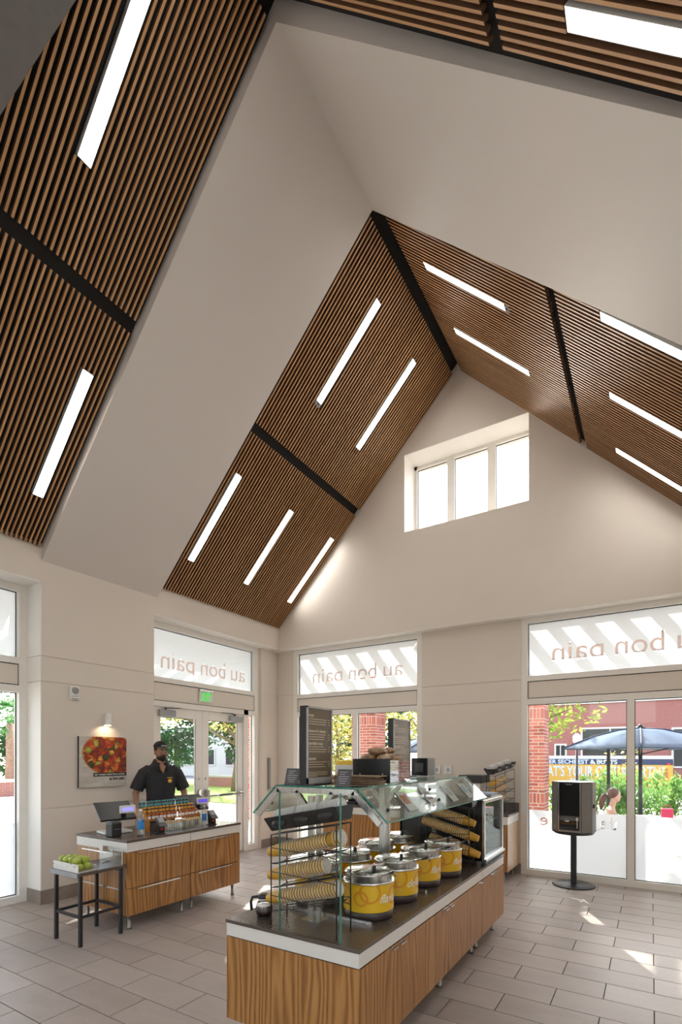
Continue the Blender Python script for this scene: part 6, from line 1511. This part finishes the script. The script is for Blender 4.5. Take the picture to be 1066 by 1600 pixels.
# ---- seated person at a patio table, seen from behind the frosted glass
px, py = -0.55, 9.25
ch = thing('patio_chair', 'dark metal patio chair under the seated person', 'chair', (px, py, GZO))
MB().box(px - 0.21, px + 0.21, py - 0.21, py + 0.21, 0.41, 0.43).build('seat', 'black_metal', ch)
for x in (px - 0.2, px + 0.18):
    for y in (py - 0.2, py + 0.18): MB().box(x, x + 0.02, y, y + 0.02, GZO, 0.41).build('leg', 'black_metal', ch)
MB().box(px - 0.23, px - 0.215, py - 0.2, py + 0.2, 0.55, 0.80).build('backrest', 'black_metal', ch)
for y in (py - 0.2, py + 0.18): MB().box(px - 0.23, px - 0.21, y, y + 0.02, 0.41, 0.80).build('back_post', 'black_metal', ch)
pt = thing('patio_table', 'round patio table in front of the seated person', 'table', (px + 0.62, py + 0.1, GZO))
MB().lathe([(0.38, 0.735), (0.38, 0.76)], 28, (px + 0.62, py + 0.1, 0)).build('top', 'stucco', pt); MB().tube([(px + 0.62, py + 0.1, GZO), (px + 0.62, py + 0.1, 0.735)], 0.03, 10).build('pedestal', 'black_metal', pt); MB().lathe([(0.24, 0), (0.22, 0.03)], 24, (px + 0.62, py + 0.1, GZO)).build('base', 'black_metal', pt)
o = thing('folder', 'pink folder lying on the patio table', 'folder', (px + 0.42, py - 0.02, 0.76)); MB().box(px + 0.30, px + 0.58, py - 0.14, py + 0.08, 0.76, 0.785).build('cover', 'magenta', o); MB().box(px + 0.302, px + 0.579, py - 0.138, py + 0.078, 0.765, 0.78).build('pages', 'paper_white', o)
o = thing('lunch_bag', 'small red bag standing on the patio table right of the mullion', 'bag', (px + 0.76, py, 0.76)); MB().box(px + 0.68, px + 0.84, py - 0.06, py + 0.06, 0.76, 0.92).build('bag_body', 'magenta', o, bevel=0.01); MB().tube([(px + 0.71, py, 0.92), (px + 0.73, py, 0.97), (px + 0.79, py, 0.97), (px + 0.81, py, 0.92)], 0.006, 6).build('handle', 'magenta', o)
g2 = thing('person', 'person with brown ponytail in white tank top seated at the patio table', 'person', (px, py, GZO), math.radians(12))
b = MB(); sz = 0.0
b.ell((0.045, 0, 1.135), (0.085, 0.070, 0.105), 18, 12); b.ell((0.075, 0, 1.07), (0.052, 0.046, 0.055), 12, 8); b.ell((0.135, 0, 1.105), (0.016, 0.012, 0.016), 10, 6)
b.loft([((0.0, 0, 0.93), (0.05, 0, 0), (0, 0.055, 0)), ((0.02, 0, 1.00), (0.046, 0, 0), (0, 0.046, 0)), ((0.035, 0, 1.08), (0.045, 0, 0), (0, 0.045, 0))])
b.loft([((-0.06, 0, 0.44), (0.10, 0, 0), (0, 0.15, 0)), ((-0.06, 0, 0.60), (0.085, 0, 0), (0, 0.125, 0)), ((-0.04, 0, 0.78), (0.09, 0, 0), (0, 0.145, 0)), ((-0.02, 0, 0.90), (0.07, 0, 0), (0, 0.14, 0)), ((0, 0, 0.945), (0.045, 0, 0), (0, 0.07, 0))])
for s_ in (-1, 1):
    b.loft(rings([((-0.02, s_ * 0.15, 0.90), 0.048), ((0.02, s_ * 0.185, 0.80), 0.042), ((0.09, s_ * 0.20, 0.70), 0.036), ((0.20, s_ * 0.17, 0.76), 0.030), ((0.31, s_ * 0.12, 0.80), 0.022)]))
    hand(b, (0.31, s_ * 0.12, 0.80), (1, -0.3 * s_, 0), (0.2, -s_, 0), (0, 0, -1))
    b.loft(rings([((-0.03, s_ * 0.085, 0.50), 0.08), ((0.2, s_ * 0.09, 0.51), 0.068), ((0.40, s_ * 0.09, 0.50), 0.05)])); b.loft(rings([((0.40, s_ * 0.09, 0.50), 0.05), ((0.41, s_ * 0.09, 0.30), 0.045), ((0.39, s_ * 0.09, 0.10), 0.033)])); b.ell((0.45, s_ * 0.09, 0.045), (0.11, 0.04, 0.04), 12, 8)
go = b.build('body', 'skin_light', g2, local=True); remesh(go, 0.008, 3)
tk = MB().loft([((-0.06, 0, 0.46), (0.115, 0, 0), (0, 0.165, 0)), ((-0.06, 0, 0.60), (0.095, 0, 0), (0, 0.135, 0)), ((-0.04, 0, 0.78), (0.10, 0, 0), (0, 0.153, 0)), ((-0.025, 0, 0.87), (0.082, 0, 0), (0, 0.13, 0)), ((-0.015, 0, 0.93), (0.052, 0, 0), (0, 0.10, 0))]); tko = tk.build('tank_top', 'tank_white', g2, local=True); remesh(tko, 0.01, 3)
hr = MB().ell((0.025, 0, 1.155), (0.093, 0.080, 0.098), 18, 12); hr.build('hair', 'hair_brown', g2, local=True)
MB().loft(rings([((-0.055, 0, 1.14), 0.022), ((-0.105, 0, 1.12), 0.042), ((-0.14, 0, 1.04), 0.05), ((-0.15, 0, 0.95), 0.038), ((-0.155, 0, 0.88), 0.012)])).build('ponytail', 'hair_brown', g2, local=True)
MB().lathe([(0.026, -0.01), (0.028, 0), (0.026, 0.01)], 12, (-0.068, 0, 1.137), M=Matrix.Rotation(PI / 2, 3, 'Y')).build('hair_tie', 'white_plastic', g2, local=True)
sho = MB().loft(rings([((-0.06, 0.0, 0.46), 0.15), ((0.0, 0.0, 0.48), 0.13)]))
for s_ in (-1, 1): sho.loft(rings([((-0.03, s_ * 0.085, 0.50), 0.088), ((0.2, s_ * 0.09, 0.51), 0.078)]))
sh2 = sho.build('shorts', 'denim', g2, local=True); remesh(sh2, 0.012, 3)
for s_ in (-1, 1): MB().ell((0.115, s_ * 0.028, 1.125), (0.008, 0.011, 0.007), 8, 6).build('eye', 'hair_black', go, local=True)
MB().ell((0.122, 0, 1.062), (0.006, 0.02, 0.006), 8, 6).build('mouth', 'lip', go, local=True)
# ---- two more people in the distance
def walker(x, y, z0, rz, label, top, cap, skin, bottom='denim'):
    t0 = thing('person', label, 'person', (x, y, z0), rz); b = MB()
    b.ell((0.01, 0, 1.62), (0.095, 0.075, 0.12), 14, 10); b.ell((0.10, 0, 1.60), (0.02, 0.013, 0.02), 8, 6)
    b.loft([((0, 0, 1.40), (0.06, 0, 0), (0, 0.06, 0)), ((0.005, 0, 1.55), (0.05, 0, 0), (0, 0.05, 0))])
    b.loft([((0, 0, 0.88), (0.10, 0, 0), (0, 0.15, 0)), ((0, 0, 1.1), (0.09, 0, 0), (0, 0.14, 0)), ((0, 0, 1.32), (0.10, 0, 0), (0, 0.18, 0)), ((0, 0, 1.43), (0.06, 0, 0), (0, 0.13, 0))])
    for s_ in (-1, 1):
        b.loft(rings([((0, s_ * 0.18, 1.38), 0.055), ((-0.03 * s_, s_ * 0.23, 1.12), 0.045), ((0.10 * s_ + 0.05, s_ * 0.24, 0.90), 0.03)])); hand(b, (0.10 * s_ + 0.05, s_ * 0.24, 0.90), (0.4, 0, -1), (1, 0, 0.3), (0, -s_, 0))
        b.loft(rings([((0, s_ * 0.09, 0.9), 0.09), ((0.10 * s_, s_ * 0.09, 0.48), 0.055), ((0.06 * s_ - 0.05, s_ * 0.09, 0.08), 0.038)])); b.ell((0.06 * s_, s_ * 0.09, 0.04), (0.12, 0.045, 0.04), 10, 6)
    bo_ = b.build('body', skin, t0, local=True); remesh(bo_, 0.012, 2)
    m = MB().loft([((0, 0, 0.86), (0.12, 0, 0), (0, 0.17, 0)), ((0, 0, 1.1), (0.105, 0, 0), (0, 0.155, 0)), ((0, 0, 1.32), (0.115, 0, 0), (0, 0.19, 0)), ((0, 0, 1.44), (0.07, 0, 0), (0, 0.12, 0))]); m.build('shirt', top, t0, local=True)
    m = MB()
    for s_ in (-1, 1): m.loft(rings([((0, s_ * 0.09, 0.92), 0.11), ((0.09 * s_, s_ * 0.09, 0.5), 0.085)]))
    m.build('shorts', bottom, t0, local=True)
    MB().ell((-0.005, 0, 1.66), (0.105, 0.085, 0.095), 14, 8).build('cap' if cap else 'hair', cap or 'hair_black', t0, local=True)
    if cap: MB().prism([(0.08, 1.655), (0.2, 1.635), (0.2, 1.645), (0.08, 1.675)], -0.06, 0.06, 'y').build('cap_brim', cap, t0, local=True)
walker(-2.7, 35.0, -1.2, math.radians(160), 'distant person in blue tank top and red cap walking before the bus', 'tank_blue', 'cap_red', 'skin_light')
walker(1.75, 21.5, -0.55, math.radians(180), 'distant person with dark hair behind the planter wall', 'tank_white', None, 'skin_light')
